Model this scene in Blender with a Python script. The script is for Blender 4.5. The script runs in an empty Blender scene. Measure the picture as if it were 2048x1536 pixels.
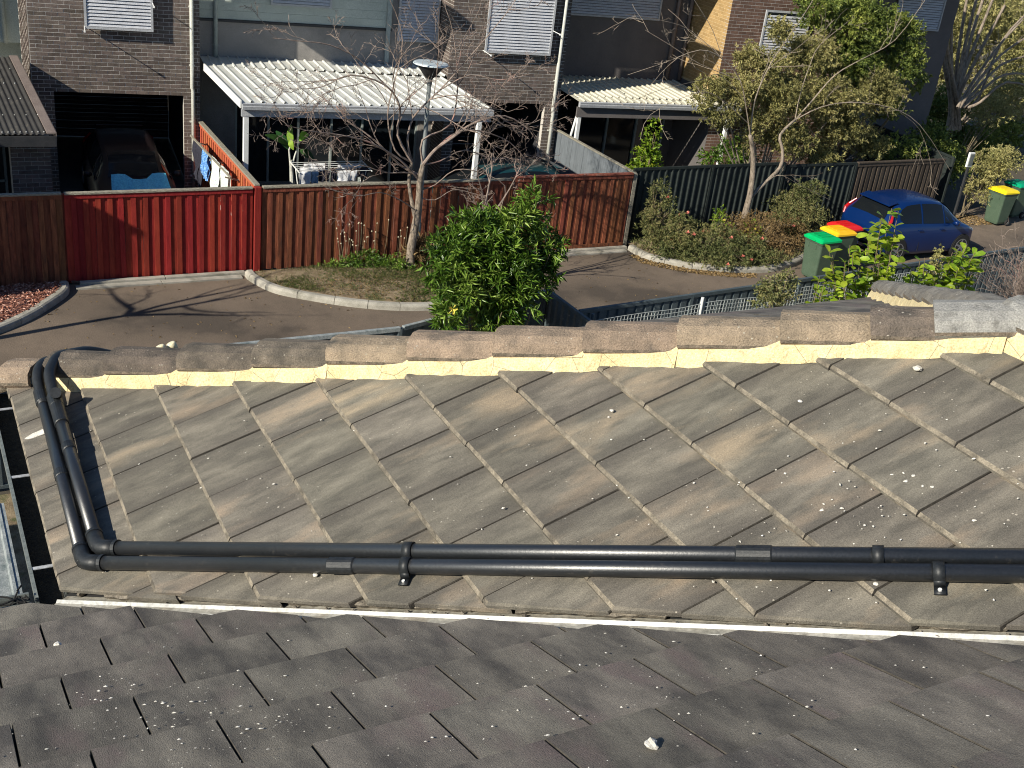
import bpy, math, random
import numpy as np
from mathutils import Vector, Matrix, noise
S = bpy.context.scene
COL = S.collection
random.seed(7)
R = math.radians

# ------------------------------------------------------------------ camera
H = 8.6                                     # eye height above the lane, metres
CAM = np.array([[0.88121122, -0.45916998, 0.112382],
                [-0.11123811, -0.43247384, -0.89475832],
                [0.45944844, 0.77596991, -0.432178]])   # rows: right, down, forward
FPX = 2256.31
cam = bpy.data.objects.new('camera', bpy.data.cameras.new('camera'))
COL.objects.link(cam)
mw = Matrix.Identity(4)
for i in range(3):
    mw[i][0] = CAM[0][i]; mw[i][1] = -CAM[1][i]; mw[i][2] = -CAM[2][i]
mw[2][3] = H
cam.matrix_world = mw
cam.data.sensor_width = 36.0
cam.data.lens = FPX / 2048 * 36
cam.data.clip_start = 0.05
cam.data.clip_end = 400
S.camera = cam

# ------------------------------------------------------------------ light
SUN_AZ, SUN_EL = 16.0, 30.0                  # light travels towards +X, 16 degrees to +Y, 30 down
w = bpy.data.worlds.new('World'); S.world = w; w.use_nodes = True
nt = w.node_tree; nt.nodes.clear()
sky = nt.nodes.new('ShaderNodeTexSky'); sky.sky_type = 'NISHITA'; sky.sun_disc = False
sky.sun_elevation = R(SUN_EL); sky.sun_rotation = R(270 - SUN_AZ)
sky.air_density = 1.0; sky.dust_density = 0.1; sky.ozone_density = 5.0
bg = nt.nodes.new('ShaderNodeBackground'); bg.inputs[1].default_value = 0.075
wo = nt.nodes.new('ShaderNodeOutputWorld')
nt.links.new(sky.outputs[0], bg.inputs[0]); nt.links.new(bg.outputs[0], wo.inputs[0])
sd = bpy.data.lights.new('sun', 'SUN'); sd.energy = 4.9; sd.angle = R(0.53); sd.color = (1.0, 0.935, 0.80)
sun = bpy.data.objects.new('sun', sd); COL.objects.link(sun)
LD = Vector((math.cos(R(SUN_AZ)) * math.cos(R(SUN_EL)), math.sin(R(SUN_AZ)) * math.cos(R(SUN_EL)), -math.sin(R(SUN_EL))))
sun.rotation_euler = LD.to_track_quat('-Z', 'Y').to_euler()
sun.location = (-20, 0, 20)
S.view_settings.view_transform = 'Standard'; S.view_settings.look = 'None'
S.view_settings.gamma = 1; S.view_settings.exposure = 0.50
S.view_settings.use_curve_mapping = False
S.render.engine = 'CYCLES'; S.cycles.filter_width = 1.05

# ------------------------------------------------------------------ measuring helpers (world metres; lane is z = 0)
def ray(x, y): return CAM.T @ np.array([(x - 1024) / FPX, (y - 768) / FPX, 1.0])
def W(x, y, z):
    r = ray(x, y); return Vector(r * ((z - H) / r[2])) + Vector((0, 0, H))
def WY(x, y, Y):
    r = ray(x, y); return Vector(r * (Y / r[1])) + Vector((0, 0, H))
FA = R(-6.77)
FU = Vector((math.cos(FA), math.sin(FA), 0)); FN = Vector((-math.sin(FA), math.cos(FA), 0)); FD = 27.274
def F(u, o, z):                              # u along the terrace, o metres out from its front, z up
    p = FU * u + FN * (FD - o); p.z = z; return p

# ------------------------------------------------------------------ object helpers
WM = {}
def put(o, parent=None, M=None):
    M = M or Matrix.Identity(4)
    COL.objects.link(o)
    if parent is not None:
        o.parent = parent
        o.matrix_basis = WM[parent.name].inverted() @ M
    else:
        o.matrix_basis = M
    WM[o.name] = M.copy()
    return o
def T(v): return Matrix.Translation(Vector(v))
def tag(o, label=None, cat=None, group=None, kind=None):
    if label: o['label'] = label
    if cat: o['category'] = cat
    if group: o['group'] = group
    if kind: o['kind'] = kind
    return o
def thing(name, label, cat, loc=(0, 0, 0), group=None):
    o = bpy.data.objects.new(name, None); o.empty_display_size = 0.2
    put(o, None, T(loc)); return tag(o, label, cat, group)
class MB:
    def __init__(s): s.v = []; s.f = []; s.mi = []
    def face(s, pts, m=0):
        n = len(s.v); s.v += [tuple(p) for p in pts]; s.f.append(tuple(range(n, n + len(pts)))); s.mi.append(m); return s
    def hexa(s, c, m=0):                     # 8 corners: bottom 4 ccw, top 4 ccw
        n = len(s.v); s.v += [tuple(p) for p in c]
        for q in ((3, 2, 1, 0), (4, 5, 6, 7), (0, 1, 5, 4), (1, 2, 6, 5), (2, 3, 7, 6), (3, 0, 4, 7)):
            s.f.append(tuple(n + i for i in q)); s.mi.append(m)
        return s
    def box(s, lo, hi, m=0, M=None):
        x0, y0, z0 = lo; x1, y1, z1 = hi
        c = [(x0, y0, z0), (x1, y0, z0), (x1, y1, z0), (x0, y1, z0), (x0, y0, z1), (x1, y0, z1), (x1, y1, z1), (x0, y1, z1)]
        if M is not None: c = [M @ Vector(p) for p in c]
        return s.hexa(c, m)
    def beam(s, a, b, wd, ht, up=(0, 0, 1), m=0):   # square bar from a to b
        a = Vector(a); b = Vector(b); d = (b - a).normalized(); up = Vector(up)
        sx = d.cross(up)
        if sx.length < 1e-4: sx = d.cross(Vector((0, 1, 0)))
        sx.normalize(); uy = sx.cross(d).normalized()
        c = []
        for p in (a, b):
            c.append([p - sx * wd / 2 - uy * ht / 2, p + sx * wd / 2 - uy * ht / 2, p + sx * wd / 2 + uy * ht / 2, p - sx * wd / 2 + uy * ht / 2])
        return s.hexa([c[0][0], c[0][1], c[1][1], c[1][0], c[0][3], c[0][2], c[1][2], c[1][3]], m)
    def tube(s, pts, rad, n=8, cap=True, m=0):
        pts = [Vector(p) for p in pts]
        if not isinstance(rad, (list, tuple)): rad = [rad] * len(pts)
        base = len(s.v); prev = None
        for i, p in enumerate(pts):
            d = (pts[min(i + 1, len(pts) - 1)] - pts[max(i - 1, 0)])
            if d.length < 1e-9: d = Vector((0, 0, 1))
            d.normalize()
            if prev is None:
                a = d.cross(Vector((0, 0, 1)))
                if a.length < 1e-3: a = d.cross(Vector((0, 1, 0)))
            else:
                a = prev - d * prev.dot(d)
                if a.length < 1e-4: a = d.cross(Vector((0.3, 0.5, 1)))
            a.normalize(); prev = a; b = d.cross(a)
            for k in range(n):
                t = 2 * math.pi * k / n
                s.v.append(tuple(p + (a * math.cos(t) + b * math.sin(t)) * rad[i]))
        for i in range(len(pts) - 1):
            for k in range(n):
                q = (base + i * n + k, base + i * n + (k + 1) % n, base + (i + 1) * n + (k + 1) % n, base + (i + 1) * n + k)
                s.f.append(q); s.mi.append(m)
        if cap and n > 2:
            s.f.append(tuple(base + k for k in reversed(range(n)))); s.mi.append(m)
            s.f.append(tuple(base + (len(pts) - 1) * n + k for k in range(n))); s.mi.append(m)
        return s
    def extrude(s, prof, a, b, sx, up, m=0):   # closed profile [(p,q)] swept from a to b
        a = Vector(a); b = Vector(b); sx = Vector(sx); up = Vector(up); n = len(prof); base = len(s.v)
        for o in (a, b):
            for p, q in prof: s.v.append(tuple(o + sx * p + up * q))
        for k in range(n):
            s.f.append((base + k, base + (k + 1) % n, base + n + (k + 1) % n, base + n + k)); s.mi.append(m)
        s.f.append(tuple(base + k for k in reversed(range(n)))); s.mi.append(m)
        s.f.append(tuple(base + n + k for k in range(n))); s.mi.append(m)
        return s
    def me(s, name, mats, smooth=False, origin=None):
        o = Vector(origin) if origin is not None else None
        v = s.v if o is None else [(p[0] - o.x, p[1] - o.y, p[2] - o.z) for p in s.v]
        me = bpy.data.meshes.new(name); me.from_pydata(v, [], s.f)
        for m_ in (mats if isinstance(mats, (list, tuple)) else [mats]): me.materials.append(m_)
        if any(s.mi): me.polygons.foreach_set('material_index', s.mi)
        if smooth: me.polygons.foreach_set('use_smooth', [True] * len(me.polygons))
        return me
    def build(s, name, mats, parent=None, smooth=False, origin=None, bevel=0):
        if origin is None:
            if parent is not None: origin = WM[parent.name].translation
            else:
                a = np.array(s.v); origin = Vector(((a[:, 0].min() + a[:, 0].max()) / 2, (a[:, 1].min() + a[:, 1].max()) / 2, a[:, 2].min()))
        o = bpy.data.objects.new(name, s.me(name, mats, smooth, origin))
        put(o, parent, T(origin))
        if bevel:
            md = o.modifiers.new('bevel', 'BEVEL'); md.width = bevel; md.segments = 2; md.limit_method = 'ANGLE'
        return o
def inst(name, me, parent, M, label=None):
    o = bpy.data.objects.new(name, me); put(o, parent, M)
    if label: o['label'] = label
    return o

# ------------------------------------------------------------------ materials
def mat(name, c1, c2=None, scale=6.0, rough=0.85, bump=0.0, bscale=60.0, rnd=0.0, stretch=(1, 1, 1), metal=0.0,
        c3=None, s3=1.0, t3=0.55, spots=None, spec=0.3, lo=0.35, hi=0.65, detail=6, trans=0.0, hue=0.0, coat=0.0, edge=None, crack=0):
    m = bpy.data.materials.new(name); m.use_nodes = True
    n = m.node_tree.nodes; l = m.node_tree.links; b = n['Principled BSDF']
    b.inputs['Roughness'].default_value = rough; b.inputs['Metallic'].default_value = metal
    b.inputs['Specular IOR Level'].default_value = spec
    if coat: b.inputs['Coat Weight'].default_value = coat; b.inputs['Coat Roughness'].default_value = 0.05
    tc = n.new('ShaderNodeTexCoord'); oi = n.new('ShaderNodeObjectInfo')
    mp = n.new('ShaderNodeMapping'); mp.inputs['Scale'].default_value = stretch
    ad = n.new('ShaderNodeVectorMath'); ad.operation = 'MULTIPLY_ADD'
    ad.inputs[1].default_value = (37.0, 17.0, 53.0)
    l.new(oi.outputs['Random'], ad.inputs[0]); l.new(tc.outputs['Object'], ad.inputs[2])
    l.new(ad.outputs[0], mp.inputs[0])
    def ns(sc, det=detail, vec=None, ro=0.6):
        t = n.new('ShaderNodeTexNoise'); t.inputs['Scale'].default_value = sc; t.inputs['Detail'].default_value = det
        t.inputs['Roughness'].default_value = ro
        l.new(vec or mp.outputs[0], t.inputs['Vector']); return t.outputs['Fac']
    def ramp(v, a, bb):
        t = n.new('ShaderNodeMapRange'); t.inputs['From Min'].default_value = a; t.inputs['From Max'].default_value = bb
        l.new(v, t.inputs['Value']); return t.outputs[0]
    def mix(f, a, c, mode='MIX'):
        t = n.new('ShaderNodeMix'); t.data_type = 'RGBA'; t.blend_type = mode
        if isinstance(f, float): t.inputs[0].default_value = f
        else: l.new(f, t.inputs[0])
        for k, q in ((6, a), (7, c)):
            if isinstance(q, tuple): t.inputs[k].default_value = (*q, 1)
            else: l.new(q, t.inputs[k])
        return t.outputs[2]
    col = c1
    if c2: col = mix(ramp(ns(scale), lo, hi), c1, c2)
    if c3: col = mix(ramp(ns(s3, 4), t3, t3 + 0.15), col, c3)
    if edge:                                  # worn or grimy band along local |x| (side laps of a tile) and far end y
        ec, ex, ew = edge
        sp = n.new('ShaderNodeSeparateXYZ'); l.new(tc.outputs['Object'], sp.inputs[0])
        ab = n.new('ShaderNodeMath'); ab.operation = 'ABSOLUTE'; l.new(sp.outputs[0], ab.inputs[0])
        nz = n.new('ShaderNodeMath'); nz.operation = 'MULTIPLY_ADD'; nz.inputs[1].default_value = 0.09
        l.new(ns(9, 3), nz.inputs[0]); l.new(ab.outputs[0], nz.inputs[2])
        fc = ramp(nz.outputs[0], ex - ew + 0.045, ex + 0.045)
        mu = n.new('ShaderNodeMath'); mu.operation = 'MULTIPLY'; l.new(fc, mu.inputs[0]); mu.inputs[1].default_value = 0.75
        col = mix(mu.outputs[0], col, ec)
    if spots:                                 # (colour, scale, threshold)
        sc_, ss, th = spots
        v = n.new('ShaderNodeTexVoronoi'); v.inputs['Scale'].default_value = ss; l.new(ad.outputs[0], v.inputs['Vector'])
        s2 = ns(ss * 0.12, 2, ad.outputs[0])
        aa = n.new('ShaderNodeMath'); aa.operation = 'MULTIPLY_ADD'; aa.inputs[1].default_value = -0.35
        l.new(s2, aa.inputs[0]); l.new(v.outputs['Distance'], aa.inputs[2])
        col = mix(ramp(aa.outputs[0], th, th - 0.05), col, sc_)
    g = mix(0.5, col, mix(ramp(ns(bscale * 1.5, 3, ad.outputs[0], 0.75), 0.3, 0.7), (0.15, 0.15, 0.15), (0.85, 0.85, 0.85)), 'OVERLAY') if bump else col
    if crack:
        vc = n.new('ShaderNodeTexVoronoi'); vc.feature = 'DISTANCE_TO_EDGE'; vc.inputs['Scale'].default_value = crack; l.new(ad.outputs[0], vc.inputs['Vector'])
        g = mix(ramp(vc.outputs['Distance'], 0.006, 0.0), g, (0.055, 0.043, 0.030))
    if rnd or hue:
        hs = n.new('ShaderNodeHueSaturation')
        r1 = n.new('ShaderNodeMapRange'); r1.inputs['To Min'].default_value = 1 - rnd; r1.inputs['To Max'].default_value = 1 + rnd
        l.new(oi.outputs['Random'], r1.inputs['Value']); l.new(r1.outputs[0], hs.inputs['Value'])
        if hue:
            r2 = n.new('ShaderNodeMath'); r2.operation = 'FRACT'
            r3 = n.new('ShaderNodeMath'); r3.operation = 'MULTIPLY'; r3.inputs[1].default_value = 7.31
            l.new(oi.outputs['Random'], r3.inputs[0]); l.new(r3.outputs[0], r2.inputs[0])
            r4 = n.new('ShaderNodeMapRange'); r4.inputs['To Min'].default_value = 0.5 - hue; r4.inputs['To Max'].default_value = 0.5 + hue
            l.new(r2.outputs[0], r4.inputs['Value']); l.new(r4.outputs[0], hs.inputs['Hue'])
        if isinstance(g, tuple): hs.inputs['Color'].default_value = (*g, 1)
        else: l.new(g, hs.inputs['Color'])
        g = hs.outputs[0]
    if isinstance(g, tuple): b.inputs['Base Color'].default_value = (*g, 1)
    else: l.new(g, b.inputs['Base Color'])
    if bump:
        bp = n.new('ShaderNodeBump'); bp.inputs['Strength'].default_value = bump; bp.inputs['Distance'].default_value = 0.01
        l.new(ns(bscale), bp.inputs['Height']); l.new(bp.outputs[0], b.inputs['Normal'])
    if trans:
        ts = n.new('ShaderNodeBsdfTranslucent'); mx = n.new('ShaderNodeMixShader'); mx.inputs[0].default_value = trans
        if isinstance(g, tuple): ts.inputs[0].default_value = (*g, 1)
        else: l.new(g, ts.inputs[0])
        o = n['Material Output']; l.new(b.outputs[0], mx.inputs[1]); l.new(ts.outputs[0], mx.inputs[2]); l.new(mx.outputs[0], o.inputs[0])
    return m

def leafmat(name, a, b, c, rough=0.45, trans=0.25, spec=0.4):
    """leaf colour varies leaf by leaf through a per-face attribute"""
    m = bpy.data.materials.new(name); m.use_nodes = True
    n = m.node_tree.nodes; l = m.node_tree.links; p = n['Principled BSDF']
    at = n.new('ShaderNodeAttribute'); at.attribute_name = 'tone'
    cr = n.new('ShaderNodeValToRGB'); e = cr.color_ramp.elements
    e[0].color = (*a, 1); e[1].color = (*c, 1); k = e.new(0.5); k.color = (*b, 1)
    l.new(at.outputs['Fac'], cr.inputs[0]); l.new(cr.outputs[0], p.inputs['Base Color'])
    p.inputs['Roughness'].default_value = rough; p.inputs['Specular IOR Level'].default_value = spec
    ts = n.new('ShaderNodeBsdfTranslucent'); mx = n.new('ShaderNodeMixShader'); mx.inputs[0].default_value = trans
    l.new(cr.outputs[0], ts.inputs[0]); l.new(p.outputs[0], mx.inputs[1]); l.new(ts.outputs[0], mx.inputs[2])
    l.new(mx.outputs[0], n['Material Output'].inputs[0])
    return m

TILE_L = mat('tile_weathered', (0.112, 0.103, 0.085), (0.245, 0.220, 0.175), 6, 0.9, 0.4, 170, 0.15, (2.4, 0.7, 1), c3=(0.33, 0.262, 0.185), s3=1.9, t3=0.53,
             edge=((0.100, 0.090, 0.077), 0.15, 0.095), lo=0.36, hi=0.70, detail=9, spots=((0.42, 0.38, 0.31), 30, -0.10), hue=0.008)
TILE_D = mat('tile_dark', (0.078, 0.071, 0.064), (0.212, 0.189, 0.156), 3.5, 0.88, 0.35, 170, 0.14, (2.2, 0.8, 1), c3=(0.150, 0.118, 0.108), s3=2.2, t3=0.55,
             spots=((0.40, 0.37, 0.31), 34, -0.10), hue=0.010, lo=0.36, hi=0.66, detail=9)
TSIDE = mat('tile_side_dark', (0.045, 0.040, 0.033), (0.075, 0.066, 0.054), 20, 0.95, 0.3, 90)  # tile side faces coloured darker so the seams show as dark lines
TNOSE = mat('tile_nose_lichen', (0.125, 0.110, 0.086), (0.29, 0.25, 0.19), 22, 0.95, 0.8, 110, c3=(0.10, 0.088, 0.07), s3=12, t3=0.55)
DECK = mat('roof_underlay', (0.02, 0.02, 0.02), rough=0.95)
CAPM = mat('ridge_cap_tan', (0.21, 0.168, 0.122), (0.37, 0.285, 0.20), 9, 0.92, 1.0, 120, 0.10, c3=(0.105, 0.093, 0.078), s3=7, t3=0.57, spots=((0.40, 0.36, 0.29), 34, -0.05), hue=0.010)
CAPD = mat('ridge_cap_dark', (0.088, 0.076, 0.062), (0.185, 0.152, 0.118), 9, 0.92, 1.0, 120, 0.12, c3=(0.065, 0.060, 0.052), s3=7, t3=0.57, spots=((0.36, 0.33, 0.27), 34, -0.05), hue=0.010)
CAPGR = mat('cap_grimy_edge', (0.10, 0.085, 0.064), (0.24, 0.19, 0.14), 26, 0.95, 1.0, 120)
CAPB = mat('far_cap_greybrown', (0.16, 0.145, 0.125), (0.26, 0.24, 0.205), 14, 0.92, 0.9, 120, 0.15, spots=((0.45, 0.42, 0.36), 30, -0.04))
CAPG = mat('ridge_cap_grey', (0.24, 0.235, 0.22), (0.36, 0.35, 0.32), 16, 0.92, 0.9, 120, 0.1, c3=(0.14, 0.135, 0.12), s3=9)
MORT = mat('cream_mortar', (0.62, 0.50, 0.27), (0.74, 0.62, 0.37), 12, 0.9, 0.7, 90, 0.05, c3=(0.46, 0.37, 0.21), s3=16, t3=0.60, crack=5)
MORTB = mat('old_mortar', (0.11, 0.095, 0.075), (0.27, 0.235, 0.185), 20, 0.95, 1.0, 80)
FLASHB = mat('bright_flashing_rib', (0.33, 0.33, 0.315), (0.43, 0.43, 0.41), 7, 0.4, 0.1, 30, spec=0.5)
FLASH = mat('painted_flashing', (0.27, 0.255, 0.21), (0.40, 0.38, 0.33), 7, 0.4, 0.15, 30, c3=(0.26, 0.23, 0.18), s3=11, t3=0.52, spec=0.5)
PVC = mat('black_pvc', (0.008, 0.010, 0.012), (0.015, 0.016, 0.018), 3, 0.40, 0.08, 90, c3=(0.06, 0.055, 0.048), s3=26, t3=0.64, spec=1.0)
PVCD = mat('black_pvc_fitting', (0.009, 0.011, 0.013), (0.017, 0.019, 0.021), 12, 0.5, 0.1, 60, spec=0.45)
PVCE = mat('cream_pipe_cap', (0.66, 0.60, 0.40), (0.74, 0.68, 0.5), 12, 0.6, 0.1, 60)
GUTM = mat('gutter_paint', (0.10, 0.115, 0.112), (0.15, 0.165, 0.155), 8, 0.45, 0.1, 40, spec=0.5)
GUTD = mat('gutter_dark', (0.025, 0.027, 0.03), (0.04, 0.04, 0.042), 8, 0.55, 0.1, 40, spec=0.4)
DEB = mat('gutter_debris', (0.02, 0.018, 0.015), (0.05, 0.042, 0.03), 60, 0.95, 1.0, 120)
STONE = mat('pale_grit', (0.55, 0.52, 0.45), (0.75, 0.72, 0.66), 40, 0.9, 0.3, 120, 0.1)
ASPH = mat('lane_asphalt', (0.130, 0.101, 0.076), (0.198, 0.152, 0.112), 0.9, 0.93, 0.8, 60, c3=(0.080, 0.064, 0.050), s3=0.45, t3=0.48, detail=12)
CONC = mat('kerb_concrete', (0.27, 0.255, 0.215), (0.40, 0.375, 0.32), 4, 0.9, 0.5, 80, c3=(0.2, 0.19, 0.15), s3=2.2, t3=0.58)
SOIL = mat('garden_soil', (0.14, 0.10, 0.06), (0.30, 0.235, 0.15), 6, 0.98, 1.0, 60, c3=(0.07, 0.085, 0.03), s3=2.5, t3=0.52)
MULCH = mat('bark_mulch', (0.12, 0.045, 0.028), (0.40, 0.19, 0.14), 45, 0.95, 1.2, 70, c3=(0.5, 0.3, 0.24), s3=60, t3=0.62)
YARD = mat('yard_concrete', (0.10, 0.095, 0.085), (0.15, 0.14, 0.125), 2, 0.95, 0.4, 60)
GROUND = mat('ground_earth', (0.07, 0.06, 0.045), (0.10, 0.085, 0.06), 0.8, 0.97, 0.6, 30)
BRICKD = mat('dark_brick', (0.088, 0.068, 0.058), (0.135, 0.108, 0.093), 9, 0.88, 0.6, 110, 0.28, hue=0.012)
BRICKY = mat('yellow_brick', (0.34, 0.22, 0.09), (0.42, 0.28, 0.13), 9, 0.88, 0.5, 110, 0.12)
BRICKR = mat('brown_brick', (0.105, 0.062, 0.045), (0.15, 0.09, 0.066), 9, 0.88, 0.6, 110, 0.2)
MORTW = mat('brick_mortar', (0.46, 0.43, 0.39), (0.60, 0.57, 0.52), 30, 0.95, 0.4, 120)
MORTY = mat('brick_mortar_tan', (0.50, 0.38, 0.20), (0.58, 0.45, 0.26), 30, 0.95, 0.4, 120)
RENDER = mat('taupe_render', (0.235, 0.22, 0.205), (0.29, 0.27, 0.25), 1.5, 0.9, 0.3, 60, c3=(0.19, 0.18, 0.17), s3=0.8, t3=0.5)
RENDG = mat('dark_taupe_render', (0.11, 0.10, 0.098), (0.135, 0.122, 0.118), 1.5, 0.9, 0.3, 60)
CLAD = mat('sage_cladding', (0.38, 0.42, 0.38), (0.45, 0.49, 0.44), 1.2, 0.8, 0.15, 40)
SHUT = mat('shutter_grey', (0.42, 0.43, 0.46), (0.50, 0.51, 0.54), 8, 0.5, 0.05, 40, 0.04, spec=0.4)
FRAMEM = mat('frame_grey', (0.34, 0.35, 0.37), (0.42, 0.43, 0.44), 8, 0.5, 0.05, 40, spec=0.4)
GLASS = mat('dark_glass', (0.012, 0.016, 0.02), rough=0.08, spec=0.6)
DPIPE = mat('downpipe_paint', (0.50, 0.50, 0.45), (0.58, 0.58, 0.52), 6, 0.6, 0.05, 40)
DPIPG = mat('downpipe_green_grey', (0.27, 0.31, 0.30), (0.33, 0.37, 0.35), 6, 0.6, 0.05, 40)
PATIO = mat('patio_sheet', (0.50, 0.51, 0.48), (0.60, 0.60, 0.56), 1.5, 0.5, 0.1, 40, c3=(0.42, 0.41, 0.37), s3=1.2, t3=0.6, spec=0.4)
PATIC = mat('patio_sheet_cream', (0.52, 0.50, 0.40), (0.62, 0.59, 0.48), 1.5, 0.5, 0.1, 40, c3=(0.45, 0.38, 0.25), s3=1.6, t3=0.6)
WHITE = mat('white_paint', (0.72, 0.72, 0.69), (0.80, 0.80, 0.77), 6, 0.55, 0.05, 40)
DKROOF = mat('dark_corrugated', (0.038, 0.036, 0.034), (0.055, 0.052, 0.048), 3, 0.55, 0.2, 50, c3=(0.10, 0.09, 0.075), s3=4, t3=0.62, spec=0.4)
BARGE = mat('brown_barge', (0.17, 0.135, 0.12), (0.21, 0.17, 0.15), 4, 0.6, 0.1, 40)
SCREW = mat('screw_head', (0.6, 0.6, 0.58), rough=0.4)
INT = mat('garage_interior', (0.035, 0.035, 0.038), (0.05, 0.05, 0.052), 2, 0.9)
ROLL = mat('roller_door', (0.06, 0.045, 0.042), (0.075, 0.056, 0.05), 2, 0.6)
PALR = mat('red_painted_paling', (0.215, 0.016, 0.012), (0.31, 0.030, 0.021), 7, 0.75, 0.5, 60, 0.2, (3, 3, 0.5), spots=((0.38, 0.34, 0.30), 7, -0.16), c3=(0.13, 0.018, 0.012), s3=3.5, t3=0.6, hue=0.006)
PALB = mat('brown_stained_paling', (0.125, 0.038, 0.019), (0.255, 0.082, 0.040), 7, 0.8, 0.6, 60, 0.24, (3, 3, 0.45), c3=(0.08, 0.034, 0.022), s3=4, t3=0.58, hue=0.012)
PALO = mat('orange_stained_paling', (0.36, 0.085, 0.035), (0.46, 0.125, 0.055), 7, 0.8, 0.6, 60, 0.14, (3, 3, 0.45), hue=0.01)
PALG = mat('grey_painted_paling', (0.115, 0.13, 0.145), (0.15, 0.168, 0.185), 6, 0.7, 0.3, 60, 0.07, (3, 3, 0.5))
CAPW = mat('weathered_capping', (0.16, 0.145, 0.115), (0.40, 0.37, 0.29), 18, 0.95, 1.0, 80, c3=(0.12, 0.11, 0.09), s3=12, t3=0.58, stretch=(1, 4, 4))
CAPR = mat('red_capping', (0.20, 0.055, 0.035), (0.30, 0.10, 0.065), 18, 0.9, 0.6, 80, c3=(0.42, 0.36, 0.28), s3=10, t3=0.58)
STEELF = mat('dark_steel_fence', (0.020, 0.026, 0.025), (0.030, 0.037, 0.035), 3, 0.6, 0.1, 50, spec=0.2)
RAILM = mat('weathered_rail', (0.20, 0.225, 0.225), (0.34, 0.36, 0.355), 9, 0.55, 0.3, 60, c3=(0.12, 0.15, 0.15), s3=6, t3=0.55, spec=0.4)
STEELB = mat('blue_grey_steel_fence', (0.055, 0.075, 0.085), (0.080, 0.100, 0.108), 3, 0.6, 0.2, 50, c3=(0.20, 0.215, 0.21), s3=9, t3=0.63, spec=0.4)
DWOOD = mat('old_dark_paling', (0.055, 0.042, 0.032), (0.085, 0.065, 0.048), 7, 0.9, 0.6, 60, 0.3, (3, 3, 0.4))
NET = mat('white_netting', (0.34, 0.36, 0.34), rough=0.7)
POLE = mat('lamp_pole', (0.10, 0.115, 0.115), (0.14, 0.155, 0.155), 5, 0.5, 0.1, 40, spec=0.5)
LAMPT = mat('lamp_disc', (0.42, 0.50, 0.53), (0.52, 0.58, 0.60), 3, 0.35, spec=0.5)
BARK = mat('pale_bark', (0.17, 0.135, 0.10), (0.34, 0.28, 0.22), 12, 0.95, 1.0, 60, stretch=(2, 2, 0.6), c3=(0.08, 0.065, 0.05), s3=7, t3=0.55)
TWIG = mat('twig_bark', (0.13, 0.10, 0.083), (0.31, 0.24, 0.20), 6, 0.9, 0.3, 60, c3=(0.36, 0.17, 0.14), s3=1.5, t3=0.6)
TWIGG = mat('grey_twig', (0.19, 0.155, 0.12), (0.38, 0.31, 0.24), 6, 0.9, 0.3, 60)
STEM = mat('stem_brown', (0.13, 0.10, 0.06), (0.2, 0.16, 0.1), 10, 0.9, 0.5, 60)
L_OLE = leafmat('oleander_leaf', (0.034, 0.082, 0.010), (0.105, 0.200, 0.022), (0.29, 0.40, 0.075), 0.30)
L_LIME = leafmat('lime_leaf', (0.10, 0.19, 0.015), (0.24, 0.36, 0.03), (0.46, 0.50, 0.05), 0.4, 0.35)
L_OLIVE = leafmat('olive_leaf', (0.20, 0.20, 0.07), (0.38, 0.355, 0.13), (0.54, 0.475, 0.21), 0.6, 0.25)
L_EVER = leafmat('evergreen_leaf', (0.07, 0.11, 0.025), (0.18, 0.23, 0.045), (0.37, 0.40, 0.09), 0.5, 0.25)
L_GREV = leafmat('grey_green_leaf', (0.08, 0.105, 0.034), (0.19, 0.205, 0.07), (0.35, 0.30, 0.13), 0.6, 0.2)
L_DRY = leafmat('dry_leaf', (0.15, 0.095, 0.035), (0.26, 0.175, 0.075), (0.36, 0.25, 0.12), 0.8, 0.2)
L_GRASS = leafmat('grass_blade', (0.055, 0.085, 0.018), (0.105, 0.145, 0.03), (0.27, 0.235, 0.11), 0.6, 0.3)
PINK = mat('coral_flower', (0.62, 0.13, 0.09), (0.75, 0.26, 0.2), 30, 0.7)
YELL = mat('yellow_flower', (0.75, 0.62, 0.10), rough=0.7)
PALEF = mat('seed_head', (0.55, 0.48, 0.33), rough=0.8)
BINB = mat('bin_green', (0.060, 0.095, 0.062), (0.072, 0.108, 0.072), 5, 0.5, 0.1, 60, 0.05, spec=0.4)
LIDG = mat('lid_green', (0.0, 0.37, 0.10), (0.0, 0.44, 0.13), 5, 0.4, spec=0.4)
LIDY = mat('lid_yellow', (0.85, 0.46, 0.01), (0.90, 0.53, 0.02), 5, 0.4, spec=0.4)
LIDY2 = mat('lid_lemon', (0.82, 0.62, 0.01), (0.90, 0.70, 0.02), 5, 0.4, spec=0.4)
LIDR = mat('lid_red', (0.62, 0.012, 0.012), (0.70, 0.02, 0.02), 5, 0.4, spec=0.4)
LIDT = mat('lid_teal', (0.0, 0.28, 0.13), (0.0, 0.34, 0.17), 5, 0.45, spec=0.4)
RUB = mat('black_rubber', (0.018, 0.018, 0.018), rough=0.8)
CARB = mat('blue_car_paint', (0.0015, 0.016, 0.085), (0.002, 0.020, 0.10), 1.0, 0.3, metal=0.1, coat=0.35, spec=0.3)
CARG = mat('car_window', (0.008, 0.010, 0.012), rough=0.1, spec=0.3)
CART = mat('tail_lamp', (0.42, 0.01, 0.012), rough=0.15, spec=0.6)
CARH = mat('head_lamp', (0.45, 0.47, 0.48), rough=0.1, spec=0.7)
ALLOY = mat('alloy_wheel', (0.28, 0.29, 0.30), rough=0.35, metal=0.6)
CARD = mat('dark_maroon_car', (0.012, 0.007, 0.008), rough=0.45, coat=0.05)
TEAL = mat('teal_car', (0.006, 0.035, 0.042), (0.008, 0.04, 0.048), 2, 0.35, coat=0.4)
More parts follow.
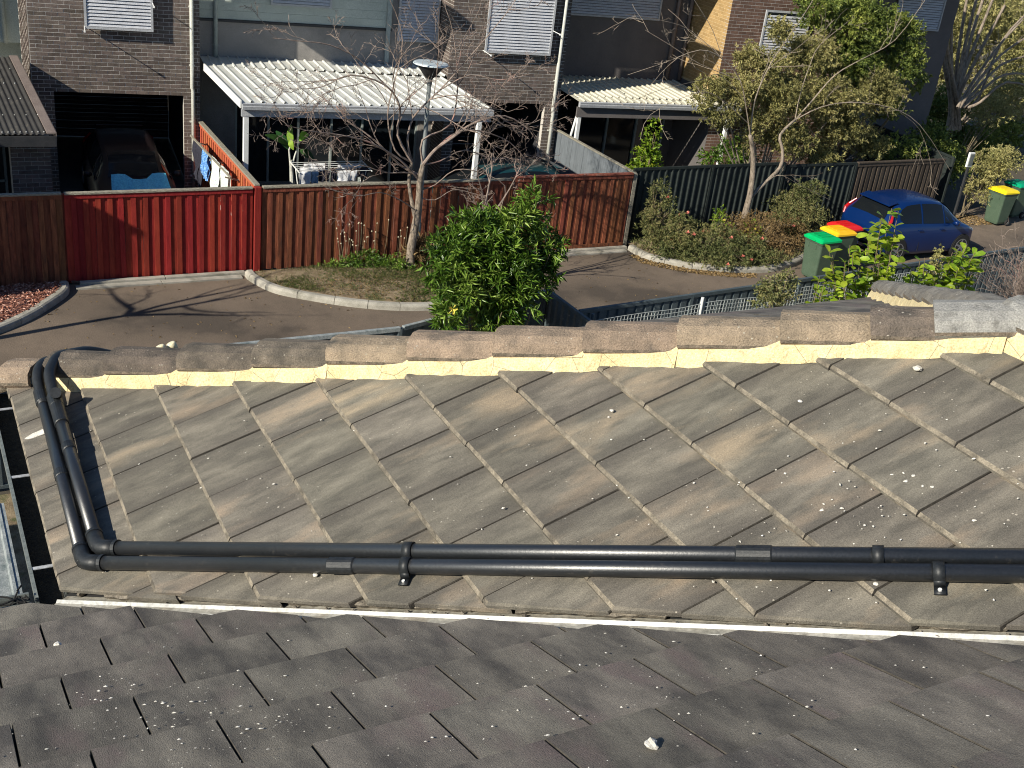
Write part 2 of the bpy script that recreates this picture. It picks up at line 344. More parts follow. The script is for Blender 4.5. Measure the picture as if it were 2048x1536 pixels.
SHADE = mat('blue_foil_shade', (0.10, 0.42, 0.58), (0.14, 0.50, 0.66), 6, 0.4, 0.2, 20)
CLOTHW = mat('white_cloth', (0.72, 0.73, 0.75), (0.80, 0.80, 0.80), 8, 0.9, 0.3, 20)
CLOTHP = mat('patterned_cloth', (0.70, 0.72, 0.66), (0.45, 0.58, 0.52), 26, 0.9, 0.3, 20, lo=0.5, hi=0.56)
CLOTHB = mat('blue_cloth', (0.07, 0.20, 0.50), (0.22, 0.42, 0.70), 26, 0.9, 0.3, 20, lo=0.5, hi=0.56)
CLOTHK = mat('dark_cloth', (0.02, 0.02, 0.03), (0.03, 0.03, 0.045), 12, 0.9, 0.3, 20)
CLOTHL = mat('light_blue_cloth', (0.30, 0.42, 0.52), (0.36, 0.48, 0.58), 8, 0.9, 0.3, 20)
WIRE = mat('wire_grey', (0.3, 0.3, 0.3), rough=0.5)

# ================================================================== ground, lane, kerbs
def sheet(name, poly, z, m, kind='structure'):
    b = MB(); b.face([(x, y, z) for x, y in poly]); o = b.build(name, m, None, origin=(0, 0, 0)); tag(o, kind=kind); return o
sheet('ground', [(-60, -30), (140, -30), (140, 160), (-60, 160)], -0.03, GROUND)
sheet('lane', [(-40, 14.5), (75, 14.5), (75, 24), (30, 23.0), (21, 21.48), (-40, 21.48)], 0.0, ASPH)
sheet('yard_paving', [(-40, 21.62), (24.6, 21.62), (24.6, 33), (-40, 33)], -0.01, YARD)
sheet('back_garden_ground', [(-40, 3), (40, 3), (40, 14.2), (-40, 14.2)], -0.012, SOIL)

def kerb(name, pts, label, wd=0.17, ht=0.13, m=CONC):
    """bull-nosed kerb run along pts, split into cast lengths"""
    t = thing(name, label, 'kerb', (pts[0][0], pts[0][1], 0))
    # resample
    P = [Vector((x, y, 0)) for x, y in pts]; out = []
    for i in range(len(P) - 1):
        p0 = P[max(i - 1, 0)]; p1 = P[i]; p2 = P[i + 1]; p3 = P[min(i + 2, len(P) - 1)]
        for k in range(6):
            u_ = k / 6
            out.append(0.5 * ((2 * p1) + (p2 - p0) * u_ + (2 * p0 - 5 * p1 + 4 * p2 - p3) * u_ ** 2 + (3 * p1 - p0 - 3 * p2 + p3) * u_ ** 3))
    out.append(P[-1])
    prof = [(0, -0.02), (wd, -0.02), (wd, ht - 0.01), (wd - 0.02, ht), (0.06, ht), (0.025, ht - 0.02), (0.008, ht - 0.05)]
    seg = 5
    for s0 in range(0, len(out) - 1, seg):
        pp = out[s0:min(s0 + seg, len(out) - 1) + 1]
        if len(pp) < 2: continue
        b = MB(); n = len(prof)
        dz = random.uniform(-0.004, 0.004)
        for i, p in enumerate(pp):
            gi = s0 + i
            d = (out[min(gi + 1, len(out) - 1)] - out[max(gi - 1, 0)]).normalized(); nn = Vector((-d.y, d.x, 0))
            q = p.copy()
            if i == 0: q += d * 0.006
            if i == len(pp) - 1: q -= d * 0.006
            for a, c in prof: b.v.append(tuple(q + nn * a + Vector((0, 0, c + (dz if c > 0 else 0)))))
        for i in range(len(pp) - 1):
            for k in range(n):
                b.f.append((i * n + k, (i + 1) * n + k, (i + 1) * n + (k + 1) % n, i * n + (k + 1) % n)); b.mi.append(0)
        b.f.append(tuple(range(n))); b.mi.append(0); b.f.append(tuple(reversed(range((len(pp) - 1) * n, len(pp) * n)))); b.mi.append(0)
        b.build('kerb_stone', m, t)
    return out
k1 = kerb('kerb', [(6.02, 21.36), (6.05, 21.0), (6.35, 20.3), (7.06, 19.69), (7.75, 19.25), (8.46, 18.96), (9.17, 18.84), (10.0, 18.95), (10.8, 19.4), (11.35, 20.1), (11.55, 20.9), (11.55, 21.4)],
          'curved pale kerb around the grassy tree island')
k2 = kerb('kerb', [(15.40, 21.36), (15.46, 20.7), (15.94, 20.11), (16.63, 19.65), (17.59, 19.34), (18.56, 19.36), (19.6, 19.75), (20.4, 20.4), (20.9, 21.3)],
          'curved kerb with leaf litter around the flowering shrub bed')
k3 = kerb('kerb', [(0.2, 18.7), (1.25, 19.46), (1.79, 19.93), (2.28, 20.53), (2.58, 21.0), (2.66, 21.40)],
          'curved shaded kerb beside the red bark mulch')
def bed(name, loop, z, m, cx, cy, dome=0.12):
    b = MB(); c = Vector((cx, cy, z + dome)); L = [Vector((p[0], p[1], z)) for p in loop]
    rings = [[c + (p - c) * f + Vector((0, 0, 0)) for p in L] for f in (0.35, 0.7, 1.0)]
    for j, f in enumerate((0.35, 0.7, 1.0)):
        for p in rings[j]: p.z = z + dome * (1 - f * f) + (noise.noise(p * 1.7) * 0.03 if f < 1 else 0)
    n = len(L)
    for i in range(n):
        k = (i + 1) % n
        b.face([c, rings[0][i], rings[0][k]]); b.face([rings[0][i], rings[1][i], rings[1][k], rings[0][k]]); b.face([rings[1][i], rings[2][i], rings[2][k], rings[1][k]])
    o = b.build(name, m, None, smooth=True, origin=(cx, cy, z)); tag(o, kind='structure'); return o
isl = [(p.x, p.y) for p in k1] 
def inset(loop, cx, cy, d=0.12):
    o = []
    for x, y in loop:
        v = Vector((cx - x, cy - y)); v.normalize(); o.append((x + v.x * d, y + v.y * d))
    return o
bed('island_soil', inset(isl, 8.8, 20.9) + [(9.0, 21.44)], 0.09, SOIL, 8.8, 20.3, 0.10)
bed('bed_soil', inset([(p.x, p.y) for p in k2], 18.2, 21.0) + [(20.6, 21.9), (15.5, 21.9)], 0.09, SOIL, 18.2, 20.7, 0.12)
bed('mulch_bed', [(p.x - 0.08, p.y + 0.05) for p in k3] + [(-3, 21.44), (-3, 18.0), (-0.5, 18.3)], 0.08, MULCH, -0.3, 20.2, 0.05)
# concrete strip along the gates
def strip(label, x0, x1):
    t = thing('edge_strip', label, 'edging', ((x0 + x1) / 2, 21.4, 0))
    n = max(1, int((x1 - x0) / 1.2)); 
    for i in range(n):
        a = x0 + (x1 - x0) * i / n + 0.006; c = x0 + (x1 - x0) * (i + 1) / n - 0.006
        MB().box((a, 21.20, -0.01), (c, 21.36, 0.035)).build('slab', CONC, t, bevel=0.006)
        MB().box((a + 0.1, 21.37, -0.01), (c + 0.1, 21.49, 0.075)).build('slab', CONC, t, bevel=0.006)
strip('long low concrete edging under the bright red gate', 2.75, 5.95)
strip('low concrete edging under the brown gate right of the oleander', 11.75, 15.3)

# ================================================================== the near house and its tiled roof
s = 0.415; X0 = 0.353; Z0 = 5.946; YA = 5.46; YB = 3.592; HA = 3.11; XC = 6.30; ZE = Z0 - 0.055   # XC: far right corner; ZE: eave of the end slope
SL = math.sqrt(1 + s * s)
house = thing('tiled_house', 'near house with grey concrete tile roof, cream pointed hips and white valley', 'house', (3, 1.5, 0))
def slope_deck(name, pts, label=None):
    o = MB().face(pts).build(name, DECK, house); return o
D = -0.045
def mz(x): return Z0 + s * (x - X0)
XR = X0 + HA                                  # wing ridge
deck_mid = slope_deck('roof_slope', [(X0 + .02, YA - .02, mz(X0) + D), (X0 + .02, YB, mz(X0) + D), (XR, YB - HA, mz(XR) + D), (XR, YA - HA, mz(XR) + D)])
deck_end = slope_deck('roof_slope', [(X0, YA, ZE + D), (XC, YA, ZE + D), (XR, YA - HA, mz(XR) + D)])
deck_near = slope_deck('roof_slope', [(-6, YB - .02, Z0 + D), (-6, -1.2, Z0 + s * (YB + 1.2) + D), (X0 + YB + 1.2, -1.2, Z0 + s * (YB + 1.2) + D), (X0, YB - .02, Z0 + D)])
deck_far = slope_deck('roof_slope', [(XR, YA - HA, mz(XR) + D), (XR, YB - HA, mz(XR) + D), (XC, YB - 0.4, ZE + D), (XC, YA, ZE + D)])
GAU = 0.284; CW = 0.2995; TT = 0.021
def clip(poly, planes):
    for (a, b, c) in planes:                  # keep a*u+b*v<=c
        out = []
        for i in range(len(poly)):
            p = poly[i]; q = poly[(i + 1) % len(poly)]
            dp = a * p[0] + b * p[1] - c; dq = a * q[0] + b * q[1] - c
            if dp <= 0: out.append(p)
            if (dp < 0 < dq) or (dq < 0 < dp):
                t = dp / (dp - dq); out.append((p[0] + (q[0] - p[0]) * t, p[1] + (q[1] - p[1]) * t))
        poly = out
        if len(poly) < 3: return []
    return poly
def tiles(parent, org, up, side, rows, vrange, planes, m, off, ragged=None, gaps=0.0018, hjit=0.0022, s=0.415, rot=0.004):
    """up, side: unit plan vectors; u = plan distance up the slope, v = along the course"""
    up = Vector(up); side = Vector(side); SL = math.sqrt(1 + s * s); UP = (up + Vector((0, 0, s))).normalized(); NO = side.cross(UP).normalized()
    if NO.z < 0: NO = -NO
    full = None; n = 0
    for r in rows:
        o0 = off[r % 2]
        for k in range(int(math.floor((vrange[0] - o0) / CW)), int(math.ceil((vrange[1] - o0) / CW)) + 1):
            v0 = o0 + k * CW + gaps; v1 = o0 + (k + 1) * CW - gaps
            u0 = r * GAU; u1 = u0 + GAU + 0.06
            rect = [(u0, v0), (u1, v0), (u1, v1), (u0, v1)]
            pl = list(planes)
            if ragged: pl = [(a, b, c + random.uniform(-ragged, ragged)) for a, b, c in pl]
            poly = clip(rect, pl)
            if len(poly) < 3: continue
            ar = abs(sum(poly[i][0] * poly[(i + 1) % len(poly)][1] - poly[(i + 1) % len(poly)][0] * poly[i][1] for i in range(len(poly)))) / 2
            if ar < 0.004: continue
            jh = random.uniform(-hjit, hjit); jr = random.uniform(-rot, rot); js = random.uniform(-0.004, 0.004)
            cu, cv = u0, (v0 + v1) / 2
            def P3(u_, v_):
                t = (u_ - u0) * SL
                h = 0.012 - TT / 0.307 * t + jh + jr * (v_ - cv)
                return h
            uu = [(p[0] - cu) * SL + js for p in poly]; vv = [p[1] - cv for p in poly]
            b = MB(); N = len(poly)
            sg = 1
            top = [(vv[i], uu[i], P3(poly[i][0], poly[i][1])) for i in range(N)]
            bot = [(vv[i], uu[i], top[i][2] - TT) for i in range(N)]
            # chamfer the top edge slightly
            cx = sum(p[0] for p in top) / N; cy = sum(p[1] for p in top) / N
            ins = []
            for p in top:
                d = Vector((cx - p[0], cy - p[1])); L_ = d.length or 1; d = d / L_ * 0.0035
                if p[1] < js + 1e-3: d = Vector((d.x, 0.011))
                ins.append((p[0] + d.x, p[1] + d.y, p[2]))
            mid = [(p[0], p[1], p[2] - (0.010 if p[1] < js + 1e-3 else 0.004)) for p in top]
            b.v = ins + mid + bot
            ordr = list(range(N))
            b.f.append(tuple(ordr)); b.mi.append(0)
            for i in ordr:
                j = (i + 1) % N
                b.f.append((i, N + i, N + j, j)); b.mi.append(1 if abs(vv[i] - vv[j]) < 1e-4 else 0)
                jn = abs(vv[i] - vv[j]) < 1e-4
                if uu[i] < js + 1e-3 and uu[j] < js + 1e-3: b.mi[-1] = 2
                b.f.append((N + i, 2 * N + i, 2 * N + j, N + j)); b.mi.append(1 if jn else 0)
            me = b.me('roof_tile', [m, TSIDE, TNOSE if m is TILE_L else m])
            base = Vector(org) + up * cu + side * cv + Vector((0, 0, s * cu))
            M = Matrix.Identity(4)
            for i in range(3):
                M[i][0] = side[i]; M[i][1] = UP[i]; M[i][2] = NO[i]; M[i][3] = base[i]
            o = bpy.data.objects.new('roof_tile', me); put(o, parent, M); n += 1
            me.update()
    return n
import bmesh
# mid slope (faces left): u = X - X0, v = Y
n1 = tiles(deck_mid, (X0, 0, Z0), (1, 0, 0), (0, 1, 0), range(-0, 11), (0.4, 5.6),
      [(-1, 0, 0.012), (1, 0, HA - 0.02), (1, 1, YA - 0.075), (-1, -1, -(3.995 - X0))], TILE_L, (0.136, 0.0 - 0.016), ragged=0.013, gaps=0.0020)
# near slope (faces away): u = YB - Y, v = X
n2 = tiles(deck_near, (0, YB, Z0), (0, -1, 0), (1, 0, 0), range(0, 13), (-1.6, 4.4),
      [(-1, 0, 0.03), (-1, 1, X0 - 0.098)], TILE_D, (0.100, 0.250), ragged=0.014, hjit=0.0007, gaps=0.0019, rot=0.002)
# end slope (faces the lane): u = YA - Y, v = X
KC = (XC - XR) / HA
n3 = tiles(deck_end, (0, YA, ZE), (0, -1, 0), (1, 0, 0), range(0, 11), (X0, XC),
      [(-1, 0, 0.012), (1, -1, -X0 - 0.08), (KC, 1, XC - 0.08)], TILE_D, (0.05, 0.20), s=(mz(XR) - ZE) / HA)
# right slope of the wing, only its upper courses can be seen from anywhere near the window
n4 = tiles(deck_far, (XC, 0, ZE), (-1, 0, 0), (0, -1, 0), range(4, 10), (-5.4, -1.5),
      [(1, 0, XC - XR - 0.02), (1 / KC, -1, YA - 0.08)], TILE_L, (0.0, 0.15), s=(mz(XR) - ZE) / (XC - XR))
# ridge and hip caps
HIPD = Vector((1, -1, s)).normalized(); HS = Vector((1, 1, 0)).normalized()
def hp(h, t=0.0): return Vector((X0 + h, YA - h, Z0 + s * h + t))
CP = [(-.108, .014), (-.107, .026), (-.094, .062), (-.060, .086), (0, .096), (.060, .086), (.094, .062), (.107, .026), (.108, .014)]
def cap(a, b, sx, m, lift0=0.030, lift1=-0.006, sc=1.0, label=None, closed=False):
    a = Vector(a); b = Vector(b); d = (b - a).normalized(); upv = sx.cross(d).normalized()
    if upv.z < 0: upv = -upv
    b_ = MB(); n = len(CP); inner = [(p * 0.86, q - 0.016) for p, q in CP]
    a2 = a - d * 0.035
    for o, lf, k in ((a2, lift0, 1.0), (a2 + (b - a2) * .33, lift0 * .67 + lift1 * .33, .97), (a2 + (b - a2) * .66, lift0 * .34 + lift1 * .66, .94), (b, lift1, .90)):
        for p, q in CP: b_.v.append(tuple(o + sx * p * k * sc + upv * (q * sc + lf) + Vector((0, 0, noise.noise(o * 9 + sx * p * 30) * 0.0022))))
        for p, q in inner: b_.v.append(tuple(o + sx * p * k * sc + upv * (q * sc + lf)))
    for r_ in range(3):
        for k in range(n - 1):
            A = r_ * 2 * n + k; B_ = (r_ + 1) * 2 * n + k
            b_.f.append((A, A + 1, B_ + 1, B_)); b_.mi.append(1 if k in (0, n - 2) else 0)
            b_.f.append((A + n, B_ + n, B_ + n + 1, A + n + 1)); b_.mi.append(0)
        for k in (0, n - 1):
            A = r_ * 2 * n + k; B_ = (r_ + 1) * 2 * n + k
            b_.f.append((A, B_, B_ + n, A + n)); b_.mi.append(0)
    for k in range(n - 1):
        b_.f.append((k, k + n, k + n + 1, k + 1)); b_.mi.append(0)
        A = 6 * n + k; b_.f.append((A, A + 1, A + n + 1, A + n)); b_.mi.append(0)
    if closed: b_.f.append(tuple(reversed(range(n)))); b_.mi.append(0)
    o = b_.build('ridge_cap', [m, CAPGR], house, smooth=False, origin=a)
    if label: o['label'] = label
    return o
HB = [-0.005, .255, .493, .764, 1.029, 1.278, 1.536, 1.793, 2.051, 2.305, 2.566, 2.783, 2.976]
def bedding(a, b, sx, m, drop=0.29, wd=0.102, base=-0.012):
    """mortar wedge on both sides below one cap"""
    a = Vector(a); b = Vector(b)
    for sg in (-1, 1):
        b_ = MB(); K = 7
        for i in range(K + 1):
            o = a + (b - a) * (i / K); j = random.uniform(-.003, .003)
            top = o + sx * sg * (wd - 0.012) + Vector((0, 0, 0.046)); mid = o + sx * sg * (wd + j * .5) + Vector((0, 0, 0.018)); bot = o + sx * sg * (wd + 0.014 + j * 2) + Vector((0, 0, base - drop * (wd + 0.014)))
            inn = o + sx * sg * 0.03 + Vector((0, 0, 0.05)); bi = o + sx * sg * 0.03 + Vector((0, 0, base - drop * 0.03 - 0.03))
            b_.v += [tuple(inn), tuple(top), tuple(mid), tuple(bot), tuple(bi)]
        for i in range(K):
            for k in range(4):
                q = (i * 5 + k, i * 5 + k + 1, (i + 1) * 5 + k + 1, (i + 1) * 5 + k)
                b_.f.append(q if sg > 0 else tuple(reversed(q))); b_.mi.append(0)
        b_.f.append((0, 4, 3, 2, 1)); b_.mi.append(0); b_.f.append((K * 5, K * 5 + 1, K * 5 + 2, K * 5 + 3, K * 5 + 4)); b_.mi.append(0)
        b_.build('mortar_bedding', m, house, origin=a)
for i in range(len(HB) - 1):
    a, b = HB[i], HB[i + 1]
    if i == 0:
        cap(hp(a + .03, -.02), hp(0.10, -.012), HS, CAPM, -.03, 0.0, 0.85, 'rounded starter cap at the low corner', True); cap(hp(0.06, -.008), hp(0.16, -.012), HS, CAPM, 0.0, -0.006, 1.05, None, True); continue
    cap(hp(a), hp(b + 0.03), HS, CAPD if i in (1, 2, 3, 4, 11) else CAPM)
    bedding(hp(a - 0.03, 0.006), hp(b - 0.03, 0.006), HS, MORT)
cap(hp(2.93), hp(3.11), HS, CAPG, 0.03, 0.012, 1.06); bedding(hp(2.93, 0.006), hp(3.06, 0.006), HS, MORT)
# far hip, from the apex down to the right
HS2 = Vector((-1, KC, 0)).normalized()
def hq(h, t=0.0): return Vector((XC - h * KC, YA - h, ZE + (mz(XR) - ZE) * h / HA + t))
k = 0.0
while k < 2.75:
    cap(hq(k), hq(min(k + 0.29, 3.0)), HS2, CAPB); bedding(hq(k - 0.02, 0.006), hq(k + 0.24, 0.006), HS2, MORT); k += 0.262
# ridge of the wing towards the viewer
RS = Vector((1, 0, 0)); k = 0.0
while k < 1.9:
    a = Vector((XR, YA - HA + 0.07 - k, mz(XR) + 0.006)); b = a - Vector((0, 0.42, 0))
    cap(b, a, RS, CAPG if k < 0.5 else CAPM, 0.022, 0.010, 1.06); bedding(b, a, RS, MORT, drop=0.415, wd=0.105); k += 0.385
# valley flashing: V trough with rolled ribs
def vl(t, o, dz):                             # t along valley, o across (negative = near-roof side)
    base = Vector((X0 + t, YB - t, Z0 + s * t)); a = Vector((1, 1, 0)).normalized()
    return base + a * o + Vector((0, 0, dz))
b = MB()
PR = [(-.125, .0), (-.07, -.016), (-.046, -.020), (-.036, -.012), (-.026, -.020), (-.008, -.022), (.004, -.021), (.012, -.010), (.020, -.022), (.05, -.030), (.09, -.036), (.13, -.03)]
ts = [i * 0.4 - 0.02 for i in range(12)]
for t in ts:
    for o, dz in PR: b.v.append(tuple(vl(t, o + 0.0, dz)))
n = len(PR)
for i in range(len(ts) - 1):
    for k in range(n - 1): b.f.append((i * n + k, i * n + k + 1, (i + 1) * n + k + 1, (i + 1) * n + k)); b.mi.append(1 if k in (2, 3, 6, 7) else 0)
b.build('valley_flashing', [FLASH, FLASHB], house, origin=vl(0, 0, 0))
# ragged mortar under the cut tile edge beside the valley
b = MB(); K = 420
for i in range(K + 1):
    t = 0.02 + 2.9 * i / K
    j = noise.noise(Vector((t * 9, 0, 0))) * 0.014 + noise.noise(Vector((t * 34, 3, 0))) * 0.010 + max(0, noise.noise(Vector((t * 16, 8, 0)))) * .016
    j2 = noise.noise(Vector((t * 22, 7, 0))) * 0.005
    if noise.noise(Vector((t * 7.5, 21, 0))) > .12: j += .035
    b.v += [tuple(vl(t, .085, -.006 + j2)), tuple(vl(t, .050 + j, -.006 + j2)), tuple(vl(t, .042 + j * 1.2, -.012)), tuple(vl(t, .056 + j, -.03)), tuple(vl(t, .09, -.03))]
for i in range(K):
    for k in range(4): b.f.append((i * 5 + k, i * 5 + k + 1, (i + 1) * 5 + k + 1, (i + 1) * 5 + k)); b.mi.append(0)
b.build('mortar_bedding', MORTB, house, origin=vl(0, 0, 0))
# broken lumps of mortar on the flashing
b = MB()
for i in range(46):
    t = random.uniform(.05, 2.7); c = vl(t, random.uniform(.012, .035), -.018); r_ = random.uniform(.004, .011); v0 = len(b.v)
    vs = []
    for k in range(6):
        a_ = k * math.pi / 3; vs.append(c + Vector((math.cos(a_), math.sin(a_), 0)) * r_ * random.uniform(.6, 1.3))
    topc = c + Vector((0, 0, r_ * .7))
    for k in range(6): b.face([vs[k], vs[(k + 1) % 6], topc])
b.build('mortar_crumbs', MORTB, house, origin=vl(0, 0, 0))['kind'] = 'stuff'
# walls under the eaves
def wall_box(name, lo, hi, m, parent): return MB().box(lo, hi).build(name, m, parent)
wall_box('wall', (X0 + .45, -1.1, 0), (XC - .45, YA - .45, ZE - .1), BRICKR, house)
wall_box('wall', (-6, -1.1, 0), (X0 + .44, YB - .45, Z0 - .1), BRICKR, house)
b = MB(); b.box((X0 + .06, YB - .45, Z0 - .16), (X0 + .45, YA - .05, Z0 - .10)); b.box((X0 + .45, YA - .449, ZE - .16), (XC - .06, YA - .05, ZE - .10)); b.box((-6, YB - .449, Z0 - .165), (X0 + .06, YB - .05, Z0 - .105))
b.build('soffit', WHITE, house)
# gutters: quad profile, dark inside, with straps
def gutter(name, a, b_, out, label=None, mm=GUTM, wd=0.085):
    a = Vector(a); b_ = Vector(b_); out = Vector(out); up = Vector((0, 0, 1)); b = MB()
    prof = [(0, 0.02), (0, -.085), (wd, -.085), (wd + .006, -.01), (wd + .006, .004), (wd - .006, .006), (wd - .008, -.006), (wd - .006, -.078), (.006, -.078), (.006, .02)]
    b.extrude(prof, a, b_, out, up)
    o = b.build(name, mm, house)
    d = MB(); d.extrude([(.007, -.077), (wd - .008, -.077), (wd - .008, -.05), (.007, -.045)], a + (b_ - a) * .004, b_ - (b_ - a) * .004, out, up); 
    q = d.build('debris', DEB, o)
    return o
g1 = gutter('gutter', (X0 + .03, YB + .08, Z0 - .035), (X0 + .03, YA + .02, Z0 - .035), (-1, 0, 0), wd=.105)
g2 = gutter('gutter', (X0 - .06, YA - .02, ZE - .035), (XC, YA - .02, ZE - .035), (0, 1, 0), mm=GUTD)
g3 = gutter('gutter', (-6, YB + .012, Z0 - .02), (X0 - .10, YB + .012, Z0 - .02), (0, 1, 0))
for y in (3.86, 4.56, 5.2):
    MB().box((X0 - .078, y - .009, Z0 - .034), (X0 + .02, y + .009, Z0 - .031)).build('strap', FRAMEM, g1)
b = MB()                                       # tangle of old cable ends at the gutter corner
rr = random.Random(3)
for i in range(7):
    p = Vector((X0 - .12, YB + .02, Z0 + .0)); pts = [p]
    for k in range(5): p = p + Vector((rr.uniform(-.05, .02), rr.uniform(-.02, .03), rr.uniform(-.012, .014))); pts.append(p)
    b.tube(pts, .0035, 5)
b.build('loose_cable', RUB, house)

# ------------------------------------------------------------------ black pipes on the roof
def bez(pts, n=6):
    """rounds the corners of a polyline"""
    P = [Vector(p) for p in pts]; out = [P[0]]
    for i in range(1, len(P) - 1):
        a, c, d = P[i - 1], P[i], P[i + 1]; r_ = min(.055, (a - c).length * .45, (d - c).length * .45)
        p0 = c + (a - c).normalized() * r_; p1 = c + (d - c).normalized() * r_
        for k in range(n + 1):
            t = k / n; out.append(p0 * (1 - t) ** 2 + c * 2 * t * (1 - t) + p1 * t * t)
    out.append(P[-1]); return out
def mid(x, y, o=0.0): return Vector((x, y, mz(x) + o))
def pipe_run(label, low, cross, far, rad, zt):
    """low: run beside the valley; cross: run up along the eave; far: over the hip"""
    t = thing('water_pipe', label, 'pipe', low[0])
    b = MB(); b.tube(low, rad, 20); b.build('pipe', PVC, t, smooth=True)
    b = MB(); b.tube(cross, rad, 20); b.build('pipe', PVC, t, smooth=True)
    b = MB(); b.tube(bez(far, 8), rad * 1.0, 20); b.build('pipe', PVCD, t, smooth=True)
    # elbow at the valley corner
    d0 = (low[1] - low[0]).normalized(); d1 = (cross[1] - cross[0]).normalized()
    c = low[0]
    b = MB(); b.tube(bez([c + d0 * .085, c, c + d1 * .085], 8), rad * 1.16, 20); b.build('elbow', PVCD, t, smooth=True)
    b = MB(); b.tube([c + d0 * .078, c + d0 * .092], rad * 1.22, 20); b.tube([c + d1 * .078, c + d1 * .092], rad * 1.22, 20); b.build('elbow_rim', PVCD, t, smooth=False)
    return t, d0, d1
def collar(t, p, d, rad, ln=.08, name='coupling'):
    b = MB(); p = Vector(p); b.tube([p - d * ln / 2, p - d * (ln / 2 - .004), p + d * (ln / 2 - .004), p + d * ln / 2], [rad * 1.02, rad * 1.13, rad * 1.13, rad * 1.02], 20); b.build(name, PVCD, t, smooth=False)
RA = 0.026
dz = 0.034
A0 = mid(.450, 3.690, dz); A1 = mid(2.98, 1.235, dz); A1 = A0 + (mid(2.642, 1.555, dz) - A0) * 1.25
Aup = mid(.470, 5.00, .070)
B0 = mid(.508, 3.735, dz); B1 = B0 + (mid(2.684, 1.597, dz) - B0) * 1.25; Bup = mid(.515, 4.90, .085)
tA, dA0, dA1 = pipe_run('outer black pipe, lower of the two lying beside the white valley', [A0, A1], [A0, Aup],
     [Aup - Vector((0, .10, 0)), Aup, Aup + Vector((.0, .13, .045)), Aup + Vector((.04, .25, .050)), Aup + Vector((.17, .40, -.01)), Vector((.86, YA - .03, Z0 + .03)), Vector((.95, YA + .04, Z0 - .10))], RA, 0)
tB, dB0, dB1 = pipe_run('inner black pipe, upper of the two lying beside the white valley', [B0, B1], [B0, Bup],
     [Bup - Vector((0, .10, 0)), Bup, Bup + Vector((.0, .17, .045)), Bup + Vector((.06, .32, .055)), Bup + Vector((.22, .47, .0)), Vector((1.0, YA - .09, Z0 + .06)), Vector((1.12, YA + .02, Z0 - .08))], RA, 0)
collar(tA, A0 + (A1 - A0).normalized() * 1.07, dA0, RA, .10); collar(tB, B0 + (B1 - B0).normalized() * 2.43, dB0, RA, .11)
collar(tA, A0 + (Aup - A0) * .47, dA1, RA, .05); collar(tB, B0 + (Bup - B0) * .62, dB1, RA, .05); collar(tB, B0 + (Bup - B0) * .86, dB1, RA * 1.06, .16)
collar(tA, Aup - dA1 * .02, dA1, RA * 1.06, .12); collar(tB, Bup - dB1 * .04, dB1, RA * 1.1, .10)
b = MB(); e = Bup + Vector((.01, -.02, .02)); b.tube([e, e + Vector((-.012, -.06, .045))], [RA * .9, RA * .95], 16); b.build('end_cap', PVCD, tB, smooth=False)
def band(t, c, d, rad, foot=False, label=None):
    """strap wrapped over a pipe with a screwed foot"""
    nrm = Vector((-s, 0, 1)).normalized(); acr = d.cross(nrm).normalized(); c = Vector(c)
    if acr.y > 0: acr = -acr
    b = MB(); K = 10; th = .005
    for i in range(K + 1):
        a_ = math.pi * i / K; 
        for r_ in (rad + .001, rad + th): 
            p = c + acr * math.cos(a_) * r_ + nrm * math.sin(a_) * r_
            b.v += [tuple(p - d * .016), tuple(p + d * .016)]
    for i in range(K):
        q = i * 4; r2 = q + 4
        b.f += [(q + 2, q + 3, r2 + 3, r2 + 2), (q, r2, r2 + 1, q + 1), (q, q + 2, r2 + 2, r2), (q + 1, r2 + 1, r2 + 3, q + 3)]; b.mi += [0] * 4
    if foot:
        f0 = c + acr * (rad + .002); f1 = f0 - nrm * (rad * .75) + acr * .006; f2 = f1 + acr * .03
        b.beam(f0, f1, .032, .005, nrm); b.beam(f1, f2, .032, .005, nrm)
    o = b.build('pipe_strap', PVCD, t, smooth=True)
    if foot:
        sc = MB(); sc.tube([f1 + acr * .016 + nrm * .002, f1 + acr * .016 + nrm * .007], .006, 8); sc.build('screw', SCREW, o)
    return o
UA = (A1 - A0).normalized(); UB = (B1 - B0).normalized()
for tt, f in ((1.31, True), (2.97, True)): band(tA, A0 + UA * tt, UA, RA + .001, f)
for tt, f in ((1.28, False), (2.79, False)): band(tB, B0 + UB * tt, UB, RA + .001, f)
# two short stubs with cream ends behind the hip
for i, (px, py) in enumerate(((321, 697), (343, 691))):
    p = W(px, py + 4, Z0 + .12); t = thing('pipe_stub', ('left' if i == 0 else 'right') + ' of two short black pipe stubs with cream ends behind the hip caps', 'pipe', p, 'pipe stubs behind the hip')
    d = Vector((-.40, -.10, .75)).normalized() if i == 0 else Vector((-.40, -.10, .75)).normalized()
    b = MB(); b.tube([p - Vector((-.05, .02, .10)), p + Vector((0, 0, .012))], .023, 18); b.build('pipe', PVCD, t, smooth=True)
    b = MB(); q = p + Vector((0, 0, .012)); ax_ = Vector((-.42, .17, .84)).normalized(); b.tube([q - ax_ * .022, q + ax_ * .010, q + ax_ * .014], [.0255, .0255, .021], 18); b.build('pipe_cap', PVCE, t, smooth=True)
